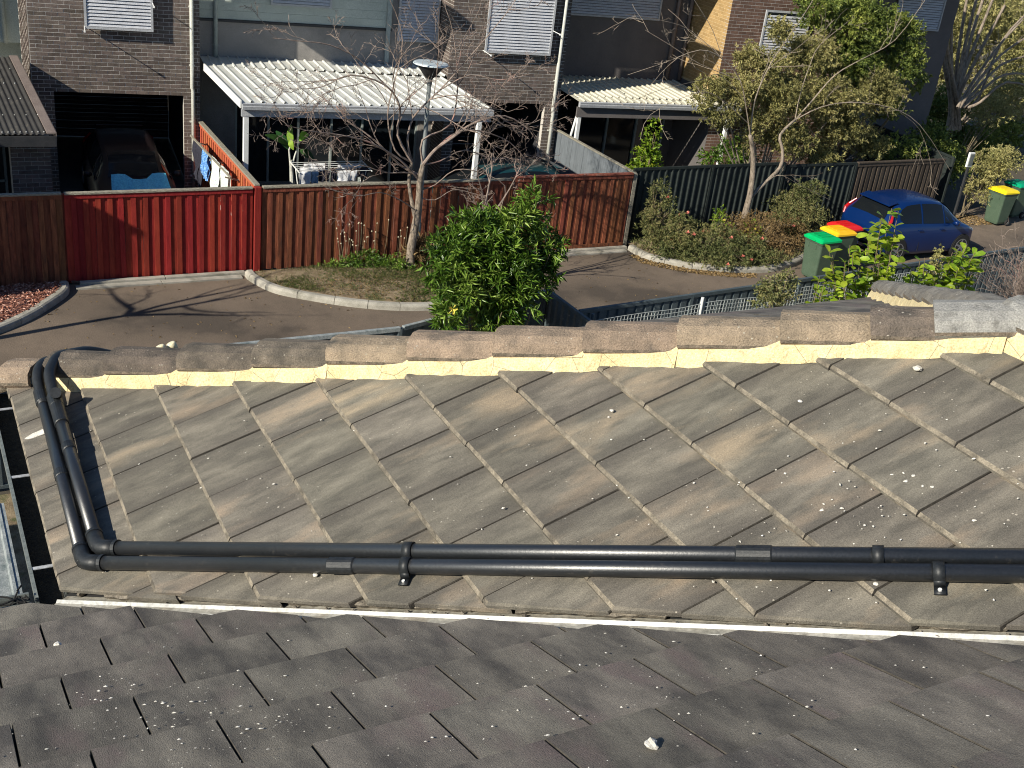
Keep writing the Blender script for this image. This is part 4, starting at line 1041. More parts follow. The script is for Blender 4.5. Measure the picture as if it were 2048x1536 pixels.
def quad_wall(name, m, parent, u0, u1, z0, z1, o0, o1, holes=()):
    """solid wall with rectangular holes (simple grid fill)"""
    us = sorted({u0, u1, *[h[0] for h in holes], *[h[1] for h in holes]}); zs = sorted({z0, z1, *[h[2] for h in holes], *[h[3] for h in holes]})
    b = MB()
    for i in range(len(us) - 1):
        for j in range(len(zs) - 1):
            cu = (us[i] + us[i + 1]) / 2; cz = (zs[j] + zs[j + 1]) / 2
            if any(h[0] < cu < h[1] and h[2] < cz < h[3] for h in holes): continue
            b.hexa([F(us[i], o0, zs[j]), F(us[i + 1], o0, zs[j]), F(us[i + 1], o1, zs[j]), F(us[i], o1, zs[j]), F(us[i], o0, zs[j + 1]), F(us[i + 1], o0, zs[j + 1]), F(us[i + 1], o1, zs[j + 1]), F(us[i], o1, zs[j + 1])])
    return b.build(name, m, parent)
def fbox(u0, u1, z0, z1, o0, o1, b=None):
    b = b or MB(); b.hexa([F(u0, o0, z0), F(u1, o0, z0), F(u1, o1, z0), F(u0, o1, z0), F(u0, o0, z1), F(u1, o0, z1), F(u1, o1, z1), F(u0, o1, z1)]); return b
ZT = 6.6
def shutter(parent, u0, u1, z0, z1, o, slats=True, pitch=.072, mull=(), label=None, arm=True):
    fr = MB(); w_ = .05
    for a in ((u0, u0 + w_, z0, z1), (u1 - w_, u1, z0, z1), (u0 + w_, u1 - w_, z0, z0 + w_), (u0 + w_, u1 - w_, z1 - w_, z1)): fbox(*a, o, o + .05, fr)
    f = fr.build('shutter_frame', FRAMEM, parent)
    if label: f['label'] = label
    n = int((z1 - z0 - 2 * w_) / pitch); c = F(u0, o, 0)
    me = MB().box((0, -.004, -.030), (u1 - u0 - 2 * w_, .004, .030)).me('slat', SHUT)
    for i in range(n):
        M = Matrix.Identity(4)
        for k in range(3): M[k][0] = FU[k]; M[k][1] = -FN[k]; M[k][2] = (0, 0, 1)[k]
        M.translation = F(u0 + w_, o + .025, z0 + w_ + (i + .5) * pitch); inst('slat', me, f, M @ Matrix.Rotation(R(24), 4, 'X'))
    for u in mull:
        fbox(u - .012, u + .012, z0 + w_, z1 - w_, o - .012, o - .002).build('louvre_bar', FRAMEM, f)
    g = fbox(u0 + .05, u1 - .05, z0 + .04, z1 - .04, o - .09, o - .08).build('window_pane', GLASS, parent)
    if arm:
        for ua, za in ((u0, z0 + .03), (u1, z0 + .62)):
            b = MB(); b.tube([F(ua, o - .1, za), F(ua - .02, .72, za)], .010, 6); b.beam(F(ua - .02, .66, za), F(ua - .02, .72, za), .035, .035); b.build('awning_arm', WHITE, parent)
    return f
def downpipe(parent, u, o, z0, z1, m=DPIPE, r_=.045, label=None, jog=None):
    b = MB(); pts = [F(u, o, z0), F(u, o, z1)]
    if jog: pts = [F(u + .02, o - .0, z0), F(u + .02, o, jog), F(u, o, jog + .05), F(u, o, z1)]
    b.tube(pts, r_, 12); o_ = b.build('downpipe', m, parent, smooth=True)
    z = z0 + .5
    while z < z1:
        fbox(u - r_ - .015, u + r_ + .015, z, z + .03, o - .075, o + .012).build('bracket', m, o_); z += 1.3
    return o_
def garage(parent, u0, u1, ztop, depth=5.2):
    b = MB(); o = -.18
    b.face([F(u0 - .15, o, 0), F(u0 - .15, o - depth, 0), F(u0 - .15, o - depth, ztop + .1), F(u0 - .15, o, ztop + .1)])
    b.face([F(u1 + .15, o, 0), F(u1 + .15, o, ztop + .1), F(u1 + .15, o - depth, ztop + .1), F(u1 + .15, o - depth, 0)])
    b.face([F(u0 - .15, o, ztop + .1), F(u0 - .15, o - depth, ztop + .1), F(u1 + .15, o - depth, ztop + .1), F(u1 + .15, o, ztop + .1)])
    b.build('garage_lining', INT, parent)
    rd = MB(); n = 22
    for i in range(n): fbox(u0 - .14, u1 + .14, ztop * i / n + .006, ztop * (i + 1) / n, o - depth + .02, o - depth + .05 + (.012 if i % 2 else 0), rd)
    rd.build('roller_door', ROLL, parent)
def inframe(u, z): return 0 if z < 5.2 else 1
# ---- house 1: dark brick bay over a garage
h1 = thing('brick_townhouse', 'leftmost townhouse, dark brick bay above an open garage', 'house', F(1.3, 0, 0))
OP1 = (.07, 2.87, 0, 2.408); SH1 = (.78, 2.22, 3.84, 6.0)
wl = quad_wall('brick_wall', MORTW, h1, -.36, 3.24, -.05, ZT, -.18, 0, (OP1, (SH1[0] + .05, SH1[1] - .05, SH1[2] + .05, 5.95)))
ob, P_ = brick_face(wl, [(-.36, 3.24, .0, 6.5)], [OP1, (SH1[0] + .05, SH1[1] - .05, SH1[2] + .05, 5.95)])
lay(wl, ob, P_, BRICKD, 300, lambda q: (0 if 1.6 < q[2] < 5.0 else 1, -(q[1] - q[0]) > -.1, abs(q[2] - 3.2)))
# left return wall of bay 1
wr = MB().hexa([F(-.36, -4.0, 0), F(-.3, -4.0, 0), F(-.3, -.181, 0), F(-.36, -.181, 0), F(-.36, -4.0, ZT), F(-.3, -4.0, ZT), F(-.3, -.181, ZT), F(-.36, -.181, ZT)]).build('return_wall', MORTW, h1)
ob, P_ = brick_face(wr, [(0, .95, 0, 6.5)], [], side=True, ufix=-.36); P_ = lambda u, oo, z: F(-.37 - .20 * u - oo, -u, z)
MB().hexa([F(-.37, 0, 0), F(-.37, -1, 0), F(-.56, -1, 0), F(-.362, -.0, 0), F(-.37, 0, ZT), F(-.37, -1, ZT), F(-.56, -1, ZT), F(-.362, -.0, ZT)]).build('splayed_pier', MORTW, h1)
lay(wr, ob, P_, BRICKD, 290, lambda q: (abs(q[2] - 3.5), q[0]))
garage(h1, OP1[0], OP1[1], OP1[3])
shutter(h1, *SH1, .14, mull=(2.02, 2.10))
downpipe(h1, 3.06, .055, 0, ZT, DPIPE, jog=2.55)
# recessed part of house 1
RO = -1.0
rc = quad_wall('rendered_wall', RENDER, h1, 3.20, 9.27, -.05, 4.0, RO - .2, RO, ((4.2, 8.9, .05, 2.45),))
cl = MB()
for i in range(13): fbox(3.20, 8.02, 4.02 + i * .2, 4.02 + i * .2 + .192, RO - .2, RO + .018, cl)
cl = fbox(3.20, 8.02, 4.02, ZT, RO - .2, RO + .004).build('cladding', CLAD, h1)
me = MB().box((0, -.004, 0), (4.8, .014, .196)).me('board', CLAD)
for i in range(13):
    M = Matrix.Identity(4)
    for k in range(3): M[k][0] = FU[k]; M[k][1] = -FN[k]; M[k][2] = (0, 0, 1)[k]
    M.translation = F(3.21, RO + .006, 4.025 + i * .2); inst('board', me, cl, M)
fbox(3.20, 8.02, 3.96, 4.015, RO, RO + .05).build('flashing', GUTD, h1)
fbox(8.025, 9.26, 4.0, ZT, RO - .2, RO - .003).build('rendered_wall', RENDER, h1)
downpipe(h1, 3.72, RO + .06, 2.9, ZT, DPIPG, .05)
b = MB(); b.beam(F(7.92, RO + .055, 2.95), F(7.92, RO + .055, ZT), .10, .10, FN); b.build('downpipe', DPIPG, h1)
shutter(h1, 8.16, 9.22, 3.74, 6.1, RO + .06, arm=False); shutter(h1, 5.0, 6.47, 4.42, 6.1, RO + .06, arm=False)
# ground-floor glazing under the patio roof
gl = MB(); fbox(4.2, 8.9, .05, 2.45, RO - .12, RO - .10, gl); gl.build('sliding_glass', GLASS, h1)
for u in (4.2, 5.0, 5.75, 6.6, 7.4, 8.2, 8.86): fbox(u, u + .05, .05, 2.45, RO - .10, RO - .03).build('door_frame', DPIPG, h1)
fbox(4.2, 8.9, 2.40, 2.46, RO - .099, RO - .028).build('door_frame', DPIPG, h1)
# ---- house 2
h2 = thing('brick_townhouse', 'middle townhouse, dark brick bay with a large slatted shutter', 'house', F(10.8, 0, 0))
OP2 = (9.55, 12.02, 0, 2.494); SH2 = (10.12, 11.90, 3.76, 6.2)
wl = quad_wall('brick_wall', MORTW, h2, 9.27, 12.40, -.05, ZT, -.18, 0, (OP2, (SH2[0] + .05, SH2[1] - .05, SH2[2] + .05, 6.1)))
ob, P_ = brick_face(wl, [(9.27, 12.40, 0, 6.5)], [OP2, (SH2[0] + .05, SH2[1] - .05, SH2[2] + .05, 6.1)])
lay(wl, ob, P_, BRICKD, 300, lambda q: (0 if 1.6 < q[2] < 5.0 else 1, -(q[1] - q[0]) > -.1, abs(q[2] - 3.4)))
wr = MB().hexa([F(9.27, -2.0, 0), F(9.33, -2.0, 0), F(9.33, -.181, 0), F(9.27, -.181, 0), F(9.27, -2.0, ZT), F(9.33, -2.0, ZT), F(9.33, -.181, ZT), F(9.27, -.181, ZT)]).build('return_wall', MORTW, h2)
ob, P_ = brick_face(wr, [(0, 1.0, 0, 6.5)], [], side=True, ufix=9.27); lay(wr, ob, P_, BRICKD, 290, lambda q: abs(q[2] - 4.2))
garage(h2, OP2[0], OP2[1], OP2[3])
shutter(h2, *SH2, .14, mull=(10.78, 11.62, 11.70))
downpipe(h2, 12.22, .055, 0, ZT, DPIPE, jog=2.3)
quad_wall('rendered_wall', RENDG, h2, 12.38, 17.1, -.05, ZT, -2.2, -2.0, ((13.0, 16.8, .05, 2.4),))
gl = MB(); fbox(13.0, 16.8, .05, 2.4, -2.12, -2.10, gl); gl.build('sliding_glass', GLASS, h2)
for u in (13.0, 13.95, 14.9, 15.85, 16.75): fbox(u, u + .06, .05, 2.4, -2.10, -2.03).build('door_frame', DPIPG, h2)
shutter(h2, 12.9, 16.0, 4.50, 6.2, -1.94, arm=False)
downpipe(h2, 16.55, -1.92, 2.9, ZT, BARGE, .06); downpipe(h2, 16.95, -1.90, 2.9, ZT, BARGE, .05)
# ---- house 3
h3 = thing('brick_townhouse', 'third townhouse with a sunlit yellow brick return beside brown brick', 'house', F(19.2, 0, 0))
SH3 = (18.10, 19.55, 4.0, 5.25)
wl = quad_wall('brick_wall', MORTW, h3, 17.06, 21.6, -.05, ZT, -.18, 0, ((SH3[0] + .05, SH3[1] - .05, SH3[2] + .05, SH3[3] - .05),))
ob, P_ = brick_face(wl, [(17.06, 21.6, 0, 6.5)], [(SH3[0] + .05, SH3[1] - .05, SH3[2] + .05, SH3[3] - .05)])
lay(wl, ob, P_, BRICKR, 300, lambda q: (abs(q[2] - 4.2) * .7 + abs(q[0] - 17.9)))
wr = MB().hexa([F(17.06, -2.0, 0), F(17.12, -2.0, 0), F(17.12, -.181, 0), F(17.06, -.181, 0), F(17.06, -2.0, ZT), F(17.12, -2.0, ZT), F(17.12, -.181, ZT), F(17.06, -.181, ZT)]).build('return_wall', MORTY, h3)
ob, P_ = brick_face(wr, [(0, 2.0, 0, 6.5)], [], side=True, ufix=17.06); lay(wr, [q for q in ob if q[2] > 2.95], P_, BRICKY, 300, lambda q: abs(q[2] - 4.2) + q[0] * .2); wr2 = fbox(17.045, 17.059, 0, 2.95, -1.99, -.0).build('return_wall', RENDG, h3)
shutter(h3, *SH3, .08, mull=(19.1,))
# ---- house 4, mostly behind the trees
h4 = thing('townhouse', 'grey rendered townhouse almost hidden behind the evergreen crown', 'house', F(24.5, -1, 0))
quad_wall('rendered_wall', RENDG, h4, 21.7, 26.6, -.05, 7.5, -2.4, -2.2)
shutter(h4, 24.2, 26.0, 4.7, 6.6, -2.15, arm=False)
# terrace eaves above the view, plus unseen slabs added to shade the recesses
ev = thing('eaves_and_shade_slabs', 'grey eaves slab with unseen slabs added to shade the recessed terrace walls', 'eaves', F(10, 0, 6.6))
fbox(-8, 26, 6.62, 6.8, -3.5, .15).build('slab', FRAMEM, ev); fbox(3.262, 6.3, 6.45, 6.6, -1.2, 1.5).build('slab', FRAMEM, ev); fbox(1.2, 3.26, 6.45, 6.6, .35, 1.6).build('slab', FRAMEM, ev); fbox(10.6, 12.42, 6.45, 6.6, .35, 1.6).build('slab', FRAMEM, ev); fbox(12.422, 13.0, 6.45, 6.6, -2.2, 1.6).build('slab', FRAMEM, ev)
fbox(-8, -.5, -.05, 6.6, -4.2, -4.0).build('rear_wall', CLAD, h1)
# wall left of bay 1 (behind the dark shed roof)
quad_wall('cladding', CLAD, h1, -6, -.37, 2.9, ZT, -2.9, -2.8); downpipe(h1, -.93, -2.72, 2.9, ZT, DPIPG, .05); 

# ================================================================== patio roofs
def rib_roof(parent, A, B, C_, D_, m, pitch=.2, name='roof_sheet', rise=.035, wave=False, th=.01):
    """A front-left, B front-right, C_ back-right, D_ back-left; ribs run front to back"""
    A, B, C_, D_ = [Vector(p) for p in (A, B, C_, D_)]; L = (B - A).length; n = int(L / pitch); b = MB(); pr = []
    if wave:
        for i in range(n):
            for q in range(6): pr.append(((i + q / 6) / n, rise * .5 * (1 - math.cos(2 * math.pi * q / 6))))
    else:
        for i in range(n):
            for q, h in ((0, 0), (.74, 0), (.80, rise), (.92, rise), (.97, 0)): pr.append(((i + q) / n, h))
    pr.append((1, 0))
    for f, h in pr:
        for k in range(2):
            p = (A.lerp(B, f) if k == 0 else D_.lerp(C_, f)); b.v.append((p.x, p.y, p.z + h))
    for i in range(len(pr) - 1): b.f.append((2 * i, 2 * i + 2, 2 * i + 3, 2 * i + 1)); b.mi.append(0)
    return b.build(name, m, parent, smooth=wave)
def vadd(p, dx=0, dy=0, dz=0): return Vector((p[0] + dx, p[1] + dy, p[2] + dz))
p1 = thing('patio_roof', 'pale ribbed patio roof on white posts behind the bare tree', 'patio roof', (9.3, 24.5, 0))
A = W(484, 205, 3.0); B_ = W(985, 219, 3.0); Dd = vadd(F(3.22, -.98, 3.17)); Dd.x = A.x - .02; C_ = vadd(F(9.2, -.98, 3.17)); C_.x = B_.x; C_.y = F(9.2, .02, 3.1).y - .1
Dd.y = F(3.3, -.97, 0).y
rib_roof(p1, A, B_, Vector((B_.x, F(9.3, .03, 0).y - .12, 3.10)), Vector((A.x, F(3.3, .0, 0).y, 3.10)), PATIO, .235)
rib_roof(p1, Vector((A.x, F(3.3, .0, 0).y + .001, 3.10)), Vector((F(9.25, 0, 0).x, F(9.25, .0, 0).y + .001, 3.10)), Vector((F(9.25, 0, 0).x, F(9.25, RO + .01, 0).y, 3.14)), Vector((A.x + .1, F(3.3, RO + .01, 0).y, 3.14)), PATIO, .235)
def gut(parent, a, b, m, h=.13):
    a = Vector(a); b = Vector(b); d = (b - a).normalized(); o = Vector((d.y, -d.x, 0))
    q = MB(); q.extrude([(.0, .0), (0, -h), (.10, -h), (.115, -h * .45), (.10, -h * .4), (.115, 0), (.10, .005), (.095, -.02), (.01, -.02)], a, b, o, (0, 0, 1)); return q.build('gutter', m, parent)
gut(p1, A + Vector((0, 0, .0)), B_, FRAMEM); 
MB().beam(A + Vector((0, .05, -.22)), B_ + Vector((0, .05, -.22)), .06, .16).build('beam', FRAMEM, p1)
MB().beam(A + Vector((-.03, -.03, -.03)), Vector((A.x - .03, F(3.3, .0, 0).y, 3.08)), .03, .16).build('barge', WHITE, p1)
for q, fx in ((A, .10), (B_, -.28)):
    MB().box((q.x + fx - .045, q.y + .02, 0), (q.x + fx + .055, q.y + .12, 2.7)).build('post', WHITE, p1)
p2 = thing('patio_roof', 'cream ribbed patio roof, mostly shaded, right of the middle brick bay', 'patio roof', (17, 24.5, 0))
A2 = W(1158, 203, 2.68); B2 = W(1480, 213, 2.68)
rib_roof(p2, A2, B2, Vector((B2.x + .05, F(17.3, .02, 0).y - .1, 2.72)), Vector((A2.x, F(12.5, .0, 0).y, 2.72)), PATIC, .2)
rib_roof(p2, Vector((A2.x, F(12.5, .0, 0).y + .001, 2.72)), Vector((F(17.04, 0, 0).x, F(17.04, 0, 0).y + .001, 2.72)), Vector((F(17.04, 0, 0).x, F(17.04, -1.98, 0).y, 2.86)), Vector((A2.x, F(12.5, -1.98, 0).y, 2.86)), PATIC, .2)
gut(p2, A2, B2, FRAMEM); MB().beam(A2 + Vector((0, .05, -.28)), B2 + Vector((0, .05, -.28)), .06, .26).build('beam', RENDG, p2)
for q, fx in ((A2, .1), (B2, -.3)):
    MB().box((q.x + fx - .045, q.y + .02, 0), (q.x + fx + .05, q.y + .12, 2.5)).build('post', WHITE, p2)
b = MB(); b.tube([A2 + Vector((.05, .1, -.4)), A2 + Vector((-.12, .1, -1.3)), Vector((A2.x - .12, A2.y + .1, 0))], .03, 8); b.build('downpipe', WHITE, p2)
# dark corrugated shed roof at far left
p3 = thing('shed_roof', 'dark corrugated lean-to roof at the far left with a brown barge flashing', 'roof', (1, 25, 0))
B3 = W(112, 270, 2.55); yb = WY(45, 114, 27.9)
Y3 = B3.y; Yb = 27.12; zb = 3.12
B3b = Vector((B3.x - .17, Yb, zb)); 
rib_roof(p3, Vector((-3.6, Y3 + .15, 2.55)), Vector((B3.x - .14, Y3, 2.55)), Vector((B3b.x - .14, Yb, zb)), Vector((-3.6, Yb + .15, zb)), DKROOF, .105, rise=.026, wave=True)
MB().hexa([(B3.x - .16, Y3 - .01, 2.57), (B3.x, Y3 - .01, 2.57), (B3b.x, Yb, zb + .02), (B3b.x - .16, Yb, zb + .02), (B3.x - .16, Y3 - .01, 2.60), (B3.x, Y3 - .01, 2.60), (B3b.x, Yb, zb + .05), (B3b.x - .16, Yb, zb + .05)]).build('barge', BARGE, p3)
MB().hexa([(B3.x - .004, Y3 - .01, 2.42), (B3.x + .012, Y3 - .01, 2.42), (B3b.x + .012, Yb, zb - .12), (B3b.x - .004, Yb, zb - .12), (B3.x - .004, Y3 - .01, 2.595), (B3.x + .012, Y3 - .01, 2.595), (B3b.x + .012, Yb, zb + .045), (B3b.x - .004, Yb, zb + .045)]).build('barge', BARGE, p3)
sm = bmesh.new(); bmesh.ops.create_icosphere(sm, subdivisions=1, radius=.013); sme = bpy.data.meshes.new('screw'); sm.to_mesh(sme); sm.free(); sme.materials.append(SCREW)
for r_ in range(5):
    f = (.02, .22, .42, .62, .82)[r_]
    for i in range(26):
        if r_ and i % 2: continue
        x = B3.x - .2 - i * .105 * (1) ; 
        if x < -1.6: break
        inst('screw', sme, p3, T((x, Y3 + (Yb - Y3) * f, 2.55 + (zb - 2.55) * f + .03)))
MB().beam((-3.6, Y3 + .14, 2.43), (B3.x, Y3 - .01, 2.43), .04, .2).build('fascia', GUTD, p3)
for x in (1.02, -1.2):
    MB().box((x, Y3 + .12, 0), (x + .08, Y3 + .2, 2.33)).build('post', DPIPE, p3)
# brick pier and dark wall below it
q3 = thing('brick_pier', 'dark brick pier in shade below the corrugated shed roof', 'pier', (2.3, Y3 + .6, 0))
PB = MB(); px0, px1, py = B3.x - .78, B3.x - .06, Y3 + .55
core = MB().box((px0, py, 0), (px1, py + .35, 2.38)).build('core', MORTW, q3)
zz = 0; r_ = 0
meb = MB().box((0, -.012, 0), (.233, .02, .075)).me('brick', BRICKD); mebh = MB().box((0, -.012, 0), (.111, .02, .075)).me('brick', BRICKD)
while zz < 2.3:
    xs = px0; k = 0
    while xs < px1 - .05:
        full_ = not (r_ % 2 and k == 0) and xs + .233 < px1 + .02
        inst('brick', meb if full_ else mebh, q3, T((xs, py, zz))); xs += .244 if full_ else .122; k += 1
    zz += .086; r_ += 1
q4 = thing('shed', 'dark interior of the lean-to shed left of the brick pier', 'shed', (-.5, Y3 + 2.4, 0))
MB().box((-3.6, Y3 + 2.3, 0), (px1 - .02, Y3 + 2.5, 2.6)).build('back_wall', INT, q4)
MB().box((px0 + .1, Y3 + .95, 0), (px0 + .2, Y3 + 2.29, 2.4)).build('side_wall', INT, q4)
MB().beam((1.5, Y3 + 2.25, 0), (1.5, Y3 + 2.25, 2.1), .05, .05).build('door_frame', DPIPG, q4); MB().beam((2.0, Y3 + 2.25, 0), (2.0, Y3 + 2.25, 2.1), .05, .05).build('door_frame', DPIPG, q4); MB().beam((1.5, Y3 + 2.25, 1.0), (2.0, Y3 + 2.25, 1.0), .05, .05).build('door_frame', DPIPG, q4)

# ================================================================== vegetation
def leaf_mesh(name, centers, dirs, size, aspect, m, rg, fold=.25, droop=.0, up=None, quad=False, tone=None):
    """many small leaves as folded two- or four-triangle blades"""
    n = len(centers); C_ = np.array(centers, float); Dn = np.array(dirs, float)
    Dn /= np.linalg.norm(Dn, axis=1, keepdims=True) + 1e-9
    rs = np.random.RandomState(rg)
    rv = rs.normal(size=(n, 3)); rv[:, 2] += .9
    Sx = np.cross(Dn, rv); Sx /= np.linalg.norm(Sx, axis=1, keepdims=True) + 1e-9
    Nn = np.cross(Sx, Dn)
    ln = (size * rs.uniform(.65, 1.25, n))[:, None]; wd = ln * aspect
    base = C_; tip = C_ + Dn * ln - Nn * ln * droop * rs.uniform(.3, 1.2, (n, 1))
    mid_ = C_ + Dn * ln * .48 + Nn * ln * droop * .15
    l_ = mid_ + Sx * wd * .5 + Nn * wd * fold; r_ = mid_ - Sx * wd * .5 + Nn * wd * fold
    V = np.stack([base, r_, tip, l_], 1).reshape(-1, 3)
    me = bpy.data.meshes.new(name); me.vertices.add(4 * n); me.vertices.foreach_set('co', V.astype(np.float32).ravel())
    idx = np.arange(n) * 4
    if quad: L = np.stack([idx, idx + 1, idx + 2, idx + 3], 1).ravel(); ls = np.arange(n) * 4; lt = np.full(n, 4); nf = n
    else:
        L = np.stack([idx, idx + 1, idx + 2, idx, idx + 2, idx + 3], 1).ravel(); ls = np.arange(2 * n) * 3; lt = np.full(2 * n, 3); nf = 2 * n
    me.loops.add(len(L)); me.loops.foreach_set('vertex_index', L.astype(np.int32)); me.polygons.add(nf)
    me.polygons.foreach_set('loop_start', ls.astype(np.int32)); me.polygons.foreach_set('loop_total', lt.astype(np.int32))
    at = me.attributes.new('tone', 'FLOAT', 'FACE')
    tn = rs.uniform(0, 1, n) if tone is None else np.clip(np.array(tone) + rs.normal(0, .24, n), 0, 1)
    at.data.foreach_set('value', (tn if quad else np.repeat(tn, 2)).astype(np.float32))
    me.materials.append(m); me.update(calc_edges=True); return me
def addmesh(name, me, parent, kind=None, label=None):
    o = bpy.data.objects.new(name, me); 
    if parent is not None:
        org = WM[parent.name].translation; me.transform(Matrix.Translation(-org)); put(o, parent, T(org))
    else: put(o, None, Matrix.Identity(4))
    if kind: o['kind'] = kind
    return o
def wiggle(p, d, L, n, rg, jit=.25, trop=0.0):
    pts = [Vector(p)]; d = Vector(d).normalized(); st = L / n; q = Vector(p)
    for i in range(n):
        d = (d + Vector((rg.gauss(0, jit), rg.gauss(0, jit), rg.gauss(0, jit) + trop))).normalized(); q = q + d * st; pts.append(q.copy())
    return pts
def branchy(mb, pts, r0, r1, rg, lev, maxlev, ends, spread=.8, dens=1.0, sc=.55, trop=.02, jit=.22, nmin=3):
    n = len(pts); rads = [r0 + (r1 - r0) * i / (n - 1) for i in range(n)]
    mb.tube(pts, rads, 7 if r0 > .03 else (4 if r0 > .008 else 3), False)
    L = sum((pts[i + 1] - pts[i]).length for i in range(n - 1))
    if lev >= maxlev: ends.append((pts[-1], (pts[-1] - pts[-2]).normalized())); ends.append((pts[n // 2], (pts[-1] - pts[-2]).normalized())); return
    k = max(nmin, int(rg.uniform(.7, 1.3) * dens * (4 if lev else 5)))
    for j in range(k):
        f = rg.uniform(.22, 1.0) * (n - 1); i = min(int(f), n - 2); p = pts[i].lerp(pts[i + 1], f - i); d0 = (pts[i + 1] - pts[i]).normalized()
        rv = Vector((rg.gauss(0, 1), rg.gauss(0, 1), rg.gauss(0, 1))); rv -= d0 * rv.dot(d0); rv.normalize()
        d = (d0 * rg.uniform(.5, 1.1) + rv * spread * rg.uniform(.5, 1.2)).normalized()
        l_ = L * sc * rg.uniform(.55, 1.15) * (1.15 - .5 * f / (n - 1)); rr = max(rads[i] * .6, r1 * .85)
        branchy(mb, wiggle(p, d, l_, 5 if lev < 2 else 4, rg, jit, trop), rr, max(rr * .4, .0036), rg, lev + 1, maxlev, ends, spread, dens, sc, trop, jit, nmin)
    ends.append((pts[-1], (pts[-1] - pts[-2]).normalized()))
def smooth_path(P, k=4):
    P = [Vector(p) for p in P]; out = []
    for i in range(len(P) - 1):
        p0 = P[max(i - 1, 0)]; p1 = P[i]; p2 = P[i + 1]; p3 = P[min(i + 2, len(P) - 1)]
        for j in range(k):
            u_ = j / k; out.append(0.5 * ((2 * p1) + (p2 - p0) * u_ + (2 * p0 - 5 * p1 + 4 * p2 - p3) * u_ ** 2 + (3 * p1 - p0 - 3 * p2 + p3) * u_ ** 3))
    out.append(P[-1]); return out
# ---- bare tree on the island
rg = random.Random(21)
t = thing('bare_tree', 'leafless tree with a dense tangle of reddish twigs on the grassy island', 'tree', (9.48, 20.82, .1))
Y0_ = 20.82
trunk = smooth_path([Vector((9.46, 20.82, .05)), WY(822, 500, Y0_), WY(829, 460, Y0_), WY(835, 425, Y0_), WY(838, 395, Y0_ - .02), WY(840, 360, Y0_ - .05), WY(846, 330, Y0_)])
b = MB(); n = len(trunk); b.tube(trunk, [.105 - .05 * (i / (n - 1)) ** .8 + (.03 if i < 2 else 0) for i in range(n)], 12); 
l2 = smooth_path([WY(832, 440, Y0_), WY(823, 400, Y0_ + .1), WY(818, 360, Y0_ + .15), WY(824, 325, Y0_ + .1)]); b.tube(l2, [.055, .05, .05, .045, .042, .04, .04, .038, .036, .035, .034, .033, .032][:len(l2)], 10)
b.build('trunk', BARK, t, smooth=True)
cr = MB(); ends = []
limbs = [  # pixel path, Y drift, radius
 ([(846, 330), (870, 300), (905, 275), (950, 245), (1010, 232), (1060, 262), (1080, 300)], -.5, .040),
 ([(846, 330), (880, 290), (915, 265), (960, 262), (1020, 285), (1060, 330)], .4, .030),
 ([(838, 350), (800, 330), (760, 290), (715, 255), (670, 230)], .5, .030),
 ([(838, 360), (800, 320), (740, 285), (680, 270), (620, 262), (570, 250)], -.5, .026),
 ([(824, 325), (815, 280), (830, 230), (880, 180), (925, 130), (1010, 30), (1050, -30)], .2, .030),
 ([(824, 325), (795, 270), (800, 215), (770, 170), (700, 150), (640, 175), (560, 178)], -.3, .030),
 ([(846, 330), (845, 280), (900, 250), (915, 180), (912, 110), (900, 40), (870, -30)], .5, .024),
 ([(824, 325), (790, 300), (775, 230), (790, 160), (805, 80), (780, 0), (740, -40)], -.2, .022),
 ([(830, 420), (800, 400), (760, 385), (710, 392), (640, 370)], -.6, .014),
 ([(840, 380), (870, 370), (910, 340), (960, 345), (1010, 372), (1000, 420)], -.7, .016),
 ([(838, 395), (870, 400), (905, 380), (940, 385), (970, 395)], -.3, .012),
 ([(770, 170), (720, 120), (660, 90), (600, 82), (545, 76)], -.2, .015),
 ([(880, 180), (940, 150), (1000, 160), (1060, 148)], -.6, .014),
 ([(838, 350), (810, 345), (770, 345), (720, 330), (700, 345)], .3, .020),
 ([(846, 330), (880, 322), (930, 300), (990, 320), (1030, 300)], .9, .018)]
for pth, dy, r_ in limbs:
    k = len(pth); pts = smooth_path([WY(x, y, Y0_ + dy * i / (k - 1) + rg.uniform(-.06, .06)) for i, (x, y) in enumerate(pth)], 3)
    branchy(cr, pts, r_, .006, rg, 0, 3, ends, .9, 1.02 + r_ * 18, .48, .02, .19, 2)
cr.build('crown', TWIG, t)
# ---- slender bare tree on the island, mostly hidden by the oleander
rg = random.Random(8)
t = thing('bare_tree', 'slender leafless tree whose twigs rise just behind the oleander top', 'tree', (10.3, 19.6, .1))
tr = smooth_path([Vector((10.3, 19.6, .05)), Vector((10.3, 19.55, .7)), Vector((10.4, 19.5, 1.3))])
b = MB(); b.tube(tr, [.065 - .003 * i for i in range(len(tr))], 8); b.build('trunk', BARK, t, smooth=True)
cr = MB(); ends = []
for d, l_, r_ in (((.5, -.2, .9), 1.7, .030), ((-.3, -.3, 1), 1.6, .028), ((.9, .1, .6), 1.5, .026), ((.2, .4, 1), 1.7, .028), ((.7, -.5, .5), 1.4, .022)):
    branchy(cr, wiggle(tr[-1] + Vector((0, 0, -.04)), d, l_, 6, rg, .13, .02), r_, .008, rg, 0, 2, ends, .8, .85, .5, .02, .2)
cr.build('crown', TWIG, t)
